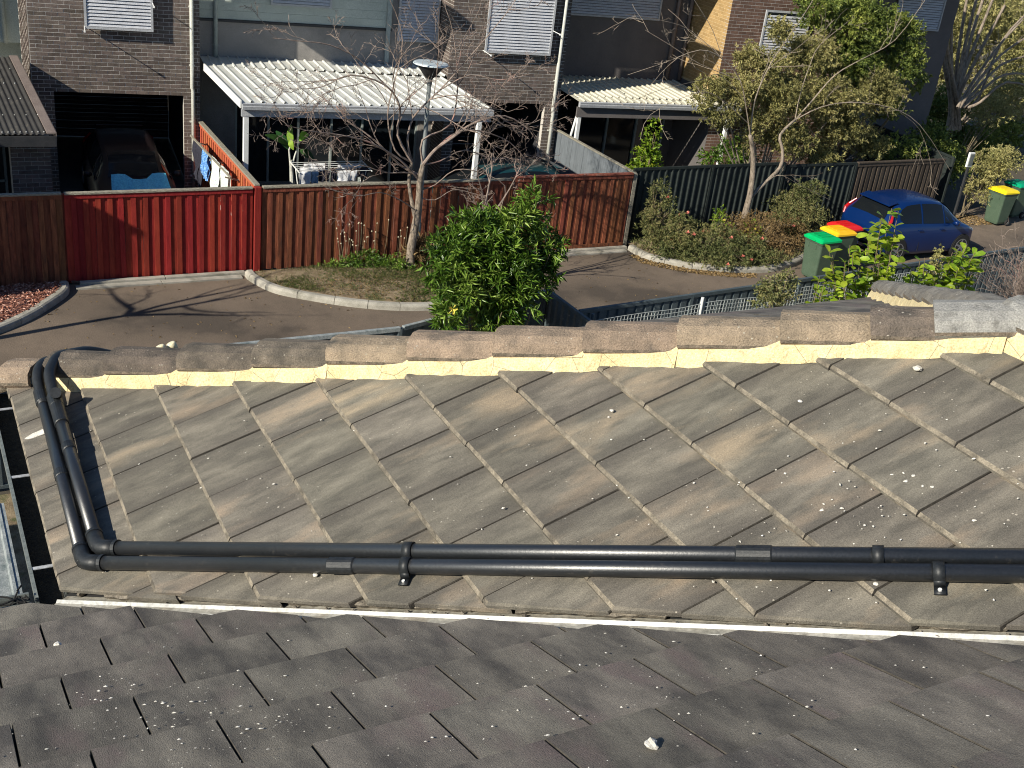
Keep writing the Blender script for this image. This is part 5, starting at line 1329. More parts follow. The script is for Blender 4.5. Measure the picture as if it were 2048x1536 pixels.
# ---- off-picture bare tree whose shadow falls on the asphalt
rg = random.Random(5)
t = thing('bare_tree', 'leafless tree on the red bark mulch at the far left edge', 'tree', (-2.0, 18.5, 0))
tr = smooth_path([Vector((-2.0, 18.5, 0)), Vector((-1.95, 18.5, .6)), Vector((-1.8, 18.45, 1.6)), Vector((-1.6, 18.45, 2.4)), Vector((-1.5, 18.4, 3.0))])
b = MB(); b.tube(tr, [.12 - .005 * i for i in range(len(tr))], 10); b.build('trunk', BARK, t, smooth=True)
cr = MB(); ends = []
for d, l_, r_ in (((.5, .12, 1.0), 2.3, .055), ((.25, -.5, 1), 2.2, .05), ((-.5, .5, 1), 2.2, .05), ((.1, .4, 1.2), 2.4, .045)):
    branchy(cr, wiggle(tr[-1] + Vector((0, 0, -.05)), d, l_, 6, rg, .14, .02), r_, .009, rg, 0, 2, ends, .8, .7, .5, .02, .2)
cr.build('crown', TWIGG, t)
# ---- second bare tree, leaning trunk in the shrub bed
rg = random.Random(9)
b0 = WY(1487, 462, 21.3)
t = thing('bare_tree', 'leaning pale trunked tree with long bare branches in the shrub bed', 'tree', (b0.x, 21.3, .1))
def pp(L_, Yc, dy): return smooth_path([WY(x, y, Yc + dy * i / (len(L_) - 1)) for i, (x, y) in enumerate(L_)], 3)
b = MB(); tk = pp([(1485, 468), (1490, 430), (1500, 390), (1506, 340), (1505, 300), (1500, 270)], 21.3, 0); b.tube(tk, [.10 - .0035 * i for i in range(len(tk))], 10)
tk2 = pp([(1500, 395), (1530, 365), (1560, 335), (1565, 300), (1560, 270), (1590, 240)], 21.3, .5); b.tube(tk2, [.055 - .0015 * i for i in range(len(tk2))], 8); b.build('trunk', BARK, t, smooth=True)
cr = MB(); ends = []
L2 = [([(1500, 270), (1492, 215), (1480, 160), (1445, 118), (1400, 100), (1330, 125), (1255, 150)], -.3, .03), ([(1500, 270), (1510, 200), (1540, 130), (1580, 70), (1620, 10), (1640, -30)], .3, .03),
      ([(1590, 240), (1625, 200), (1670, 150), (1720, 120), (1790, 80), (1850, 0)], .4, .04), ([(1590, 240), (1640, 215), (1700, 205), (1780, 215), (1840, 250), (1900, 340)], -.5, .028), ([(1590, 240), (1600, 190), (1620, 130), (1640, 90), (1700, 40)], .2, .028),
      ([(1445, 118), (1425, 60), (1395, 10), (1370, -30)], -.2, .016), ([(1480, 160), (1400, 128), (1340, 90), (1290, 60)], .2, .014), ([(1500, 250), (1430, 190), (1380, 190), (1300, 230), (1280, 280)], -.6, .014), ([(1445, 118), (1380, 60), (1320, 40), (1250, 28)], -.4, .012), ([(1490, 200), (1440, 150), (1400, 160), (1320, 180), (1270, 200)], -.5, .012),
      ([(1530, 365), (1560, 350), (1600, 370), (1660, 400)], -.4, .010), ([(1800, 225), (1840, 260), (1862, 330), (1860, 362)], -.1, .010)]
for pth, dy, r_ in L2: branchy(cr, pp(pth, 21.3 if pth[0][0] < 1585 else 21.8, dy), r_ * .6, .005, rg, 0, 3, ends, .8, .72, .42, .02, .17, 2)
cr.build('crown', TWIGG, t)
# ---- feathery olive shrub-tree in the yard behind (crown only reads as foliage)
def blob_points(blobs, n, rg, shell=.55, gap=-.18):
    P, Dr, tn = [], [], []
    tot = sum(b_[3] * b_[4] * b_[5] for b_ in blobs) ** 1.0
    for (x, y, z, a, bb, c) in blobs:
        k = int(n * a * bb * c / tot)
        for i in range(k):
            v = Vector((rg.gauss(0, 1), rg.gauss(0, 1), rg.gauss(0, 1))).normalized(); r_ = rg.uniform(shell, 1.0)
            f = 1 + .35 * noise.noise(Vector((v.x * 2.2 + x, v.y * 2.2, v.z * 2.2 + z))) + .18 * noise.noise(Vector((v.x * 6 + x, v.y * 6 + y, v.z * 6)))
            p = Vector((x + v.x * a * r_ * f, y + v.y * bb * r_ * f, z + v.z * c * r_ * f))
            if noise.noise(p * 2.6) < gap : continue
            P.append(p); Dr.append((v + Vector((rg.gauss(0, .8), rg.gauss(0, .8), rg.gauss(0, .8) + .15))).normalized()); tn.append(.5 + .5 * noise.noise(p * 1.4) + .15 * noise.noise(p * 5))
    return P, Dr, tn
def bush(name, label, cat, base, blobs, n, size, aspect, m, seed, stems=6, stem_m=STEM, shell=.45, droop=.3, clus=5, cr=None, flowers=None, stemr=.02, group=None, tuft=.9, gap=-.18):
    rg = random.Random(seed); t = thing(name, label, cat, base, group); b = MB()
    for i in range(stems):
        x, y, z, a, bb, c = blobs[i % len(blobs)]; tgt = Vector((x + rg.uniform(-a, a) * .6, y + rg.uniform(-bb, bb) * .6, z + rg.uniform(-.3, .7) * c)); p0 = Vector(base) + Vector((rg.uniform(-.15, .15), rg.uniform(-.1, .1), 0))
        m_ = p0.lerp(tgt, .5) + Vector((rg.uniform(-.1, .1), rg.uniform(-.1, .1), .1)); pts = smooth_path([p0, m_, tgt], 4); b.tube(pts, [stemr * (1 - .08 * k) for k in range(len(pts))], 5, False)
        for q in range(3): b.tube(wiggle(pts[-3 - q], (rg.gauss(0, 1), rg.gauss(0, 1), .8), min(a, c) * .8, 4, rg, .2), [stemr * .5, stemr * .4, stemr * .3, stemr * .2, stemr * .15], 4, False)
    b.build('stem', stem_m, t)
    P, Dr, tn = blob_points(blobs, n // clus, rg, shell, gap); C_, D_, T_ = [], [], []
    for p, d, q in zip(P, Dr, tn):
        for k in range(clus):
            dd = (d * tuft + Vector((rg.gauss(0, .75), rg.gauss(0, .75), rg.gauss(0, .75)))).normalized()
            C_.append(p + d * rg.uniform(0, size * .8)); D_.append(dd); T_.append(q)
    addmesh('foliage', leaf_mesh('foliage', C_, D_, size, aspect, m, seed, droop=droop, tone=T_), t)
    if flowers:
        fm, k, fs = flowers; b = MB()
        for i in range(k):
            p = rg.choice(P) + Vector((-.03, -.06, .04)); 
            o = MB()
            for q in range(6):
                a_ = q * 1.047 + rg.uniform(-.2, .2); e = Vector((math.cos(a_), math.sin(a_) * .6, .5 + .4 * math.sin(a_ * 2)))
                sd_ = Vector((-math.sin(a_), math.cos(a_), 0)); o.face([p, p + e * fs * .6 + sd_ * fs * .3, p + e * fs, p + e * fs * .6 - sd_ * fs * .3])
            o.build('flower', fm, t, origin=p)
    return t
# oleander: whorled lance leaves
def bl(px, py, Y, a, b_=None, c=None):
    v = WY(px, py, Y); return (v.x, Y, v.z, a, b_ or a, c or a)
OLE = [bl(990, 520, 14.3, .66, .6, .66), bl(1035, 450, 14.3, .36), bl(1065, 405, 14.3, .15, .18, .26), bl(945, 448, 14.3, .20), bl(910, 495, 14.2, .34), bl(1075, 500, 14.3, .38), bl(925, 580, 14.1, .40), bl(1015, 590, 14.0, .48), bl(905, 635, 13.9, .26), bl(1000, 640, 13.9, .34), bl(1090, 545, 14.2, .26), bl(1085, 455, 14.4, .24), bl(885, 530, 14.2, .24), bl(1000, 405, 14.3, .12, .12, .16)]
bush('oleander', 'big glossy green oleander bush with narrow leaves rising above the blue grey fence', 'bush', (7.9, 14.2, 0), OLE, 33000, .155, .15, L_OLE, 31, 16, shell=.4, droop=.25, clus=10, tuft=.75, gap=-.04)
t = thing('flower', 'single yellow bloom low on the oleander bush', 'flower', WY(904, 618, 13.62))
p = WY(904, 618, 13.62); b = MB()
for q in range(5):
    a_ = q * 1.257; e = Vector((math.cos(a_), -.35, math.sin(a_))); b.face([p, p + e * .05 + Vector((.02, -.02, .02)), p + e * .085, p + e * .05 - Vector((.02, .02, .02))])
b.build('petal', YELL, t, origin=WM[t.name].translation)
# shrub bed beyond the right kerb
bush('flowering_shrub', 'tall loose grevillea with coral flowers beside the brown gate', 'shrub', (15.9, 21.0, .1), [(15.95, 21.0, .75, .55, .5, .65), (15.9, 21.1, 1.35, .3, .3, .5), (16.4, 20.7, .55, .7, .55, .5), (16.1, 20.4, .35, .5, .4, .3)], 16000, .075, .2, L_GREV, 41, 10, clus=6, flowers=(PINK, 11, .07))
bush('flowering_shrub', 'low grey green shrub with a few coral flowers over the kerb middle', 'shrub', (17.3, 20.2, .1), [(17.2, 20.2, .45, .8, .6, .42), (16.7, 20.2, .4, .5, .4, .35), (17.9, 20.0, .4, .6, .5, .38), (17.2, 19.6, .26, .9, .3, .28), (16.4, 20.1, .3, .45, .35, .3), (18.2, 19.55, .25, .7, .3, .26)], 17000, .07, .2, L_GREV, 42, 8, clus=6, flowers=(PINK, 7, .065))
bush('flowering_shrub', 'dry twiggy brown shrub around the leaning tree trunk', 'shrub', (18.9, 20.9, .1), [(18.9, 20.8, .5, .9, .6, .5), (18.2, 20.9, .55, .5, .5, .5), (19.6, 20.6, .45, .7, .5, .42), (19.0, 20.1, .35, .9, .4, .3), (18.6, 20.4, .6, .6, .4, .4)], 18000, .065, .16, L_DRY, 43, 14, stem_m=TWIGG, clus=5, flowers=(PINK, 3, .06))
bush('flowering_shrub', 'olive brown shrub drooping over the left rear of the blue car', 'shrub', (20.4, 21.3, .1), [(20.3, 21.3, .9, .7, .5, .6), (20.9, 21.35, 1.25, .5, .35, .4), (20.0, 21.0, .6, .7, .5, .5), (20.6, 20.9, .6, .6, .5, .5)], 15000, .075, .18, L_GREV, 44, 9, clus=6)
bush('flowering_shrub', 'small yellow flowered shrub in front of the leaning trunk', 'shrub', (18.0, 21.0, .1), [(17.8, 21.0, .75, .3, .25, .35), (18.55, 20.6, .6, .3, .25, .25)], 1500, .06, .3, L_LIME, 45, 5, clus=5, flowers=(YELL, 9, .05))
# yards behind
def yb(px, py, Y): v = WY(px, py, Y); return v
v = yb(1292, 300, 23.2)
bush('young_magnolia', 'upright light green shrub with rounded leaves behind the dark steel fence', 'shrub', (v.x, 23.2, 0), [(v.x, 23.2, v.z - .1, .42, .35, .42), (v.x + .1, 23.2, v.z + .45, .2, .2, .3), (v.x + .05, 23.2, v.z - .6, .5, .4, .4)], 2400, .11, .45, L_LIME, 51, 6, clus=5)
v = yb(1450, 315, 23.6)
bush('garden_shrub', 'bright green leafy shrub behind the fence below the olive tree crown', 'shrub', (v.x, 23.6, 0), [(v.x, 23.6, v.z, .75, .5, .55), (v.x + .7, 23.6, v.z - .1, .5, .4, .5)], 5000, .09, .35, L_OLE, 52, 6, clus=6)
bush('olive_tree', 'feathery olive tree with a wide hanging crown behind the dark fence', 'tree', (20.4, 22.8, 0), [bl(1475, 180, 22.6, .85, .6, .48), bl(1435, 230, 22.4, .55, .4, .32), bl(1425, 175, 22.6, .55, .4, .30), bl(1560, 200, 22.4, .8, .6, .6), bl(1500, 110, 22.8, .5, .4, .3), bl(1590, 285, 22.2, .7, .4, .4), bl(1505, 285, 22.2, .35, .3, .3), bl(1400, 205, 22.4, .3, .3, .22), bl(1680, 200, 22.2, .8, .5, .6), bl(1500, 240, 22.5, .6, .5, .35), bl(1530, 130, 22.8, .7, .6, .45), bl(1600, 190, 22.8, .95, .8, .6), bl(1680, 250, 22.6, .95, .7, .55), bl(1560, 265, 22.6, .75, .6, .45), bl(1620, 110, 23.2, .9, .8, .55), bl(1750, 180, 22.8, .85, .7, .6), bl(1640, 310, 22.4, .7, .5, .35), bl(1740, 290, 22.6, .6, .5, .4), bl(1560, 60, 23.0, .4, .4, .3)], 135000, .085, .16, L_OLIVE, 53, 18, stem_m=TWIGG, clus=8, shell=.2, droop=.5, stemr=.03)
bush('evergreen_tree', 'dense bright evergreen tree at upper right in front of the grey house', 'tree', (23.5, 23.8, 0), [bl(1720, 50, 23.6, 1.05, .9, .8), bl(1790, 120, 23.6, .75, .8, .65), bl(1700, 130, 23.5, .9, .8, .6), bl(1640, 20, 23.8, .75, .7, .6), bl(1800, 60, 23.8, .65, .7, .5), bl(1770, 210, 23.2, .55, .6, .45), bl(1830, 160, 23.6, .35, .4, .4)], 60000, .09, .32, L_EVER, 54, 10, clus=8, shell=.45, droop=.3, stemr=.06)
bush('garden_shrub', 'very dark leafy shrub in deep shade behind the blue car', 'shrub', (26.5, 23.6, 0), [bl(1800, 300, 23.4, .9, .6, .5), bl(1860, 290, 24.5, .9, .7, .7), bl(1900, 330, 24.5, .7, .6, .6)], 12000, .10, .35, L_EVER, 55, 6, clus=6)
bush('hillside_scrub', 'tall pale olive scrub filling the upper right corner behind the bare stems', 'shrub', (37, 31, 0), [bl(1960, 40, 31, 2.2, 1.0, 1.3), bl(2050, 120, 30, 1.8, 1.0, 1.4), bl(1900, 120, 31.5, 1.6, 1.0, 1.3), bl(2040, 20, 32, 2.0, 1.0, 1.4), bl(1990, 200, 30, 1.4, .8, .9), bl(2080, 230, 29, 1.2, .8, .9), bl(1880, 10, 32, 1.4, .8, 1.0)], 60000, .15, .22, L_OLIVE, 58, 12, stem_m=TWIGG, clus=7, shell=.3, droop=.3, stemr=.04)
bush('hillside_scrub', 'dark green hedge mass in shade below the bare fan of stems', 'shrub', (33, 28.5, 0), [bl(1880, 230, 29, 1.2, .8, 1.1), bl(1950, 290, 28, 1.2, .8, .8), bl(1880, 330, 26.5, 1.0, .7, .8), bl(2010, 270, 28.5, 1.0, .7, .6)], 22000, .13, .35, L_EVER, 59, 8, clus=7, shell=.4, stemr=.03)
v = yb(1980, 350, 21.9)
bush('garden_shrub', 'yellowish bushy shrub left of the lone lemon lidded bin', 'shrub', (27.9, 22.2, 0), [(yb(1985, 330, 22.3).x, 22.3, yb(1985, 330, 22.3).z, .72, .6, .50), (yb(1960, 385, 22.1).x, 22.1, yb(1960, 380, 22.1).z, .52, .5, .40), (yb(2010, 320, 22.5).x, 22.5, yb(2010, 318, 22.5).z, .55, .5, .36)], 9000, .085, .24, L_OLIVE, 56, 8, clus=6)
bush('garden_shrub', 'rust and green shrub at the foot of the bare fan of stems', 'shrub', (33, 27, 0), [(yb(1985, 225, 27).x, 27, yb(1985, 225, 27).z, .9, .7, .5), (yb(2030, 190, 27.5).x, 27.5, yb(2030, 190, 27.5).z, 1.0, .9, .8)], 8000, .10, .3, L_OLIVE, 57, 8, clus=6)
# multi-stemmed bare tree, far right
rg = random.Random(14); bs = yb(1905, 205, 27.5)
t = thing('bare_tree', 'many stemmed bare tree fanning out at the upper right corner', 'tree', (bs.x, 27.5, 0)); cr = MB(); tk = MB(); ends = []
for i, (x, y, dy) in enumerate([(1870, 0, 0), (1880, -20, .6), (1905, -30, -.4), (1935, -10, .5), (1960, -30, 0), (1985, 0, .8), (2010, 10, -.5), (1890, -20, -.8), (1975, -30, 1.0)]):
    q = pp([(1895 + i * 3, 260), (1905 + i * 2 - 4, 205), ((1905 + x) / 2 - 3, (205 + y) / 2 + 6), (x, y)], 27.4, dy); tk.tube(q, [.085 - .0045 * k for k in range(len(q))], 7, False); branchy(cr, q[4:], .025, .006, rg, 1, 2, ends, .4, 1.0, .35, .02, .12)
for i, (x, y, dy) in enumerate([(2045, 40, .3), (2060, 70, -.4), (2060, 110, .4), (2070, 150, 0), (2060, 20, .9), (2080, 180, -.6)]):
    q = pp([(1915 + i * 4, 215), (1945 + i * 3, 165 + i * 8), ((1945 + x) / 2, (165 + y) / 2 - 8), (x, y)], 26.4, dy); tk.tube(q, [.06 - .0035 * k for k in range(len(q))], 7, False); branchy(cr, q[3:], .02, .005, rg, 1, 2, ends, .45, 1.1, .4, .02, .14)
tk.build('trunk', BARK, t, smooth=True); cr.build('crown', TWIGG, t)
# broad-leaved lime green shrub above the far roof edge: each leaf is a part
def blade(L_, w_, m):
    b = MB(); n = 5; 
    for i in range(n + 1):
        f = i / n; ww = w_ * (math.sin(math.pi * min(1, f * .62 + .10)) ** 1.0 if f < 1 else 0.04) * (1 if f < .85 else .62); z = -.18 * L_ * f * f
        b.v += [(L_ * f, -ww / 2, z + ww * .14), (L_ * f, 0, z), (L_ * f, ww / 2, z + ww * .14)]
    for i in range(n):
        for k in range(2): b.f.append((i * 3 + k, (i + 1) * 3 + k, (i + 1) * 3 + k + 1, i * 3 + k + 1)); b.mi.append(0)
    me = b.me('leaf', m, smooth=True); return me
def flatleaf(name, a, b_, rnd=.3): 
    return mat(name, a, b_, 14, .42, 0.0, rnd=rnd, hue=.02, trans=.45, spec=.4)
LM1 = flatleaf('broad_leaf', (0.20, 0.31, 0.022), (0.35, 0.46, 0.04))
def leafy_shrub(label, base, tips, seed, size=.17, m=LM1, per=9, nm='leafy_shrub'):
    rg = random.Random(seed); tips = tips + [(Vector(p) + Vector((rg.gauss(0, .13), rg.gauss(0, .15), rg.gauss(-.05, .12))), sz * .8) for p, sz in tips]
    t = thing(nm, label, 'shrub', base); b = MB(); me = [blade(size * k, size * .52 * k, m) for k in (.8, 1.0, 1.2)]
    for (p, sz) in tips:
        sz *= 1.7
        p = Vector(p); b0_ = Vector(base) + Vector((rg.uniform(-.12, .12), rg.uniform(-.1, .1), 0)); mid_ = b0_.lerp(p, .55) + Vector((rg.uniform(-.1, .1), rg.uniform(-.1, .1), -.05)); pts = smooth_path([b0_, mid_, p], 5); b.tube(pts, [.016 - .001 * k for k in range(len(pts))], 5, False)
        for k in range(int(per * sz)):
            q = pts[-1].lerp(pts[-4], rg.uniform(0, 1.0)); az = k * 2.4 + rg.uniform(-.3, .3); el = rg.uniform(-.25, .75)
            M = T(q) @ Matrix.Rotation(az, 4, 'Z') @ Matrix.Rotation(-el, 4, 'Y') @ Matrix.Rotation(rg.gauss(0, .5), 4, 'X'); inst('leaf', rg.choice(me), t, M)
    b.build('stem', STEM, t); return t
rg = random.Random(77)
def tipsat(pts, Y, rg): return [(WY(x, y, Y + rg.uniform(-.25, .25)), s_) for x, y, s_ in pts]
leafy_shrub('tall lime green shrub with broad leaves in front of the blue car', (15.6, 13.6, 0), tipsat([(1798, 415, 1), (1762, 440, 1), (1790, 465, 1.1), (1740, 470, .8), (1762, 490, 1), (1720, 505, 1.2), (1700, 490, .8), (1745, 515, 1.2), (1690, 525, 1), (1770, 520, 1), (1665, 510, 1), (1670, 545, .8), (1735, 545, 1), (1760, 550, 1), (1710, 560, 1), (1778, 560, 1)], 13.7, rg), 61, .19, per=9)
leafy_shrub('lower lime green broad leaved shrub right of the tall one', (16.9, 13.5, 0), tipsat([(1905, 505, 1), (1930, 510, 1.2), (1950, 505, 1), (1885, 530, 1), (1915, 540, 1.2), (1840, 520, 1), (1822, 545, 1), (1870, 555, 1.2), (1895, 570, 1.2), (1930, 555, 1), (1850, 575, 1.1), (1810, 590, 1), (1945, 535, .9), (1840, 600, .9), (1915, 590, 1)], 13.5, rg), 62, .19, per=9)
leafy_shrub('lime leaved creeper low on the netting left of the tall broad leaved shrub', (13.8, 13.4, 0), tipsat([(1650, 560, 1), (1665, 590, .9), (1640, 605, 1), (1690, 580, 1), (1720, 600, 1), (1755, 600, 1), (1620, 620, .8), (1790, 605, 1)], 13.4, rg), 63, .17, per=8)
v = yb(1560, 585, 13.6)
bush('garden_shrub', 'fine grey green creeper climbing the white netting', 'shrub', (v.x, 13.6, .3), [(v.x, 13.7, v.z, .42, .25, .28), (v.x - .15, 13.7, v.z - .15, .3, .25, .3), (v.x + .25, 13.7, v.z + .2, .18, .18, .16)], 3200, .06, .35, L_GREV, 64, 7, clus=5)
v = yb(1875, 520, 13.8)
bush('garden_shrub', 'narrow upright small leaved shrub between the two lime leaved shrubs', 'shrub', (v.x, 13.8, 0), [(v.x, 13.8, v.z, .12, .12, .28), (v.x, 13.8, v.z - .4, .2, .2, .3)], 1500, .05, .4, L_OLIVE, 65, 4, clus=5)
# bare twiggy bush at the right edge
rg = random.Random(33); bs = WY(2050, 640, 13.6)
t = thing('bare_bush', 'tangled leafless brown bush over the dark fence at the right edge', 'bush', (bs.x, 13.6, 0)); cr = MB(); ends = []
for i in range(34):
    x = 1965 + i * 4; y = 490 + (i * 37 % 95)
    q = smooth_path([Vector((bs.x + .2, 13.6, .2)), Vector((bs.x + rg.uniform(-.2, .4), 13.6 + rg.uniform(-.3, .3), .9)), WY(x, y, 13.6 + rg.uniform(-.5, .6))], 4); branchy(cr, q[2:], .011, .004, rg, 0, 2, ends, 1.0, 1.1, .5, .0, .3)
cr.build('crown', TWIG, t)
steel_fence('steel_fence', 'dark fence panel in shade below the bare brown bush', (18.2, 12.2), (21.5, 12.5), 1.45, STEELF, out=(0, -1, 0))
# ---- grass, weeds and litter
def strands(name, label, area, n, size, aspect, m, seed, z=.12, kind='stuff', up=1.0, cond=None, dens=None, tone=None):
    rg = random.Random(seed); C_, D_ = [], []
    while len(C_) < n:
        x = rg.uniform(area[0], area[1]); y = rg.uniform(area[2], area[3])
        if cond and not cond(x, y): continue
        if dens and rg.random() > dens(x, y): continue
        C_.append((x, y, z(x, y) if callable(z) else z)); D_.append((rg.gauss(0, .5), rg.gauss(0, .5), up * rg.uniform(.3, 1)))
    o = addmesh(name, leaf_mesh(name, C_, D_, size, aspect, m, seed, droop=.3), None); tag(o, label, name.replace('_', ' '), kind=kind); return o
def in_poly(poly):
    def f(x, y):
        c = False; n = len(poly)
        for i in range(n):
            x1, y1 = poly[i]; x2, y2 = poly[(i + 1) % n]
            if (y1 > y) != (y2 > y) and x < (x2 - x1) * (y - y1) / (y2 - y1) + x1: c = not c
        return c
    return f
ip = in_poly(inset(isl, 8.8, 20.9, .2) + [(9.0, 21.44)])
iz = lambda x, y: .09 + .10 * max(0, 1 - (((x - 8.8) / 2.6) ** 2 + ((y - 20.3) / 1.3) ** 2))
strands('grass', 'short patchy grass on the tree island', (6, 11.6, 18.9, 21.5), 15000, .055, .12, L_GRASS, 71, iz, cond=ip, dens=lambda x, y: .15 + max(0, min(1, .3 + 1.9 * noise.noise(Vector((x * 1.1, y * 1.1, 4))) + (x - 8.2) * .32)))
strands('dry_grass', 'dry clippings and dead leaves on the tree island', (6, 11.6, 18.9, 21.5), 4500, .05, .25, L_DRY, 72, iz, up=.15, cond=ip)
bush('weeds', 'clump of green weeds against the brown fence left of the bare tree', 'weeds', (8.7, 21.2, .12), [(8.6, 21.15, .22, .65, .25, .2), (9.1, 20.9, .2, .5, .3, .18), (8.0, 21.2, .15, .4, .2, .12)], 3800, .07, .3, L_OLE, 73, 4, clus=5, stemr=.006)
bush('weeds', 'straw coloured tuft of dry grass right of the bare trunk', 'weeds', (9.85, 21.0, .12), [(9.85, 21.0, .38, .22, .2, .32), (9.7, 20.9, .25, .2, .2, .25)], 1500, .22, .05, L_DRY, 74, 3, clus=6, stemr=.004)
t = thing('seed_stalks', 'tall dry seed heads standing against the brown fence', 'weeds', (8.8, 21.3, .1)); b = MB(); rg = random.Random(4)
hd = MB()
for i in range(34):
    x = rg.uniform(8.0, 9.5); p = Vector((x, 21.3 + rg.uniform(-.1, .1), .1)); q = p + Vector((rg.uniform(-.1, .1), rg.uniform(-.08, .08), rg.uniform(.45, .95))); b.tube([p, p.lerp(q, .5) + Vector((.02, 0, 0)), q], .004, 3, False)
    hd.tube([q - Vector((0, 0, .018)), q, q + Vector((0, 0, .018))], [.004, .018, .004], 5, False)
b.build('stalk', STEM, t); hd.build('seed_head', PALEF, t)
ib = in_poly(inset([(p.x, p.y) for p in k2], 18.2, 21.0) + [(20.6, 21.9), (15.5, 21.9)])
strands('ground_cover', 'low weeds and leaf litter under the flowering shrubs', (15.4, 21, 19.3, 21.9), 7000, .06, .25, L_GREV, 75, .15, cond=ib)
def near_kerb(x, y): return any((x - p.x) ** 2 + (y - p.y) ** 2 < .09 for p in k2[3:24]) and not ib(x, y)
strands('leaf_litter', 'rust brown fallen leaves in the gutter outside the shrub bed kerb', (15.2, 18.8, 18.9, 21), 1500, .06, .5, L_DRY, 76, .012, up=.05, cond=near_kerb)
strands('leaf_litter', 'scattered dead leaves and twigs on the open asphalt', (1.5, 24, 15, 21.2), 900, .05, .4, L_DRY, 79, .006, up=.05)
strands('bark_chips', 'loose red and pale bark chips on the mulch bed', (-1, 2.5, 18.6, 21.4), 4200, .06, .45, leafmat('bark_chip', (.14, .05, .03), (.36, .15, .10), (.60, .40, .33), .9, 0.0), 77, .13, up=.15, cond=in_poly([(p.x - .12, p.y + .08) for p in k3] + [(-3, 21.44), (-3, 18.0), (-.5, 18.3)]))
strands('leaf_litter', 'dead leaves on the ground at the foot of the bushy shrub at far right', (26.6, 28.5, 21.4, 22.3), 900, .07, .5, L_DRY, 78, .01, up=.05)

# ================================================================== yard things
# car under the garage with a foil windscreen shade
def simple_car(label, org, yaw, paint, L=4.2):
    return loft_car('parked_car', label, org, yaw, paint, L)
g = loft_car('parked_car', 'dark car nosed out of the left garage with a blue foil windscreen shade', (4.82, 28.3, 0), R(-90 - 4), CARD, 4.3)
pts = [(222, 349), (331, 346), (343, 384), (226, 386)]
t = thing('windscreen_shade', 'creased light blue foil shade inside the windscreen of the dark car', 'sun shade', W(280, 365, 1.2)); b = MB(); K = 8
q0 = [W(222, 349, 1.30), W(331, 346, 1.30), W(345, 386, 1.02), W(224, 388, 1.02)]
for i in range(K + 1):
    a = q0[0].lerp(q0[1], i / K) + Vector((0, 0, .012 * (i % 2))); c = q0[3].lerp(q0[2], i / K) + Vector((0, 0, .012 * (i % 2))); 
    if 3 <= i <= 5: a = a.lerp(c, .28)
    b.v += [tuple(a), tuple(c)]
for i in range(K): b.f.append((2 * i, 2 * i + 1, 2 * i + 3, 2 * i + 2)); b.mi.append(0)
b.build('foil', SHADE, t)
loft_car('parked_car', 'dark teal car parked in shade behind the brown fence near the middle townhouse', (14.9, 23.9, 0), R(182), TEAL, 4.1)
# clothes airer
def cloth(parent, name, m, a, b_, drop, seed, amp=.03, both=True):
    """cloth hung over a bar from a to b"""
    rg = random.Random(seed); a = Vector(a); b_ = Vector(b_); d = (b_ - a); L_ = d.length; d.normalize(); o = Vector((d.y, -d.x, 0)); b = MB(); nx, nz = 8, 6; 
    for i in range(nx + 1):
        for j in range(-nz if both else 0, nz + 1):
            f = j / nz; p = a + d * (L_ * i / nx * (1 - .08 * abs(f))) + Vector((0, 0, -abs(f) * drop)) + o * ((.02 if j > 0 else -.02) if j else 0)
            p += o * amp * noise.noise(Vector((i * 1.4, j * .35, seed))) * (abs(f) + .2) * 3 + Vector((0, 0, -.03 * noise.noise(Vector((i * .6, 1, seed))) * abs(f)))
            b.v.append(tuple(p))
    w_ = nz + 1 if not both else 2 * nz + 1
    for i in range(nx):
        for j in range(w_ - 1): b.f.append((i * w_ + j, (i + 1) * w_ + j, (i + 1) * w_ + j + 1, i * w_ + j + 1)); b.mi.append(0)
    return b.build(name, m, parent, smooth=True)
ax, ay = 8.05, 24.2
t = thing('clothes_airer', 'folding white clothes airer behind the brown fence', 'clothes airer', (9, 24.4, 0))
for k in range(6): MB().tube([(ax, ay + .12 * k, 1.28 + .01 * k), (ax + 1.75, ay + .12 * k, 1.28 + .01 * k)], .007, 6).build('rail', WHITE, t)
for x in (ax, ax + 1.75): MB().beam((x, ay - .05, 1.275), (x, ay + .68, 1.335), .02, .02).build('arm', WHITE, t)
for x in (ax + .1, ax + 1.65):
    MB().tube([(x, ay - .1, 0), (x, ay + .6, 1.29)], .011, 6).build('leg', WHITE, t); MB().tube([(x, ay + .7, 0), (x, ay + .05, 1.27)], .011, 6).build('leg', WHITE, t)
for k, (m_, f0, f1, row, dr, lb) in enumerate([(CLOTHW, 0, .16, 0, .30, 'white shirt on the left end of the airer'), (CLOTHL, .17, .26, 0, .28, 'pale blue shirt next to the white one on the airer'), (CLOTHK, .27, .42, 0, .25, 'dark trousers on the front rail of the airer'), (CLOTHW, .05, .40, 2, .10, 'white towels laid flat across the left of the airer'),
        (CLOTHW, .52, .80, 0, .24, 'white patterned singlet on the right of the airer'), (CLOTHK, .44, .5, 0, .26, 'thin dark sock pair at the middle of the airer'), (CLOTHW, .15, .45, 4, .12, 'white towel on the rear left rail of the airer'), (CLOTHW, .6, .95, 3, .10, 'white shirt laid over the rear right rail of the airer'), (CLOTHK, .82, .98, 1, .2, 'navy top at the right end of the airer')]):
    q = cloth(None, 'laundry', m_, (ax + 1.75 * f0, ay + .12 * row - .01, 1.30 + .01 * row), (ax + 1.75 * f1, ay + .12 * row - .01, 1.30 + .01 * row), dr, k + 3); tag(q, lb, 'laundry', 'washing on the airer')
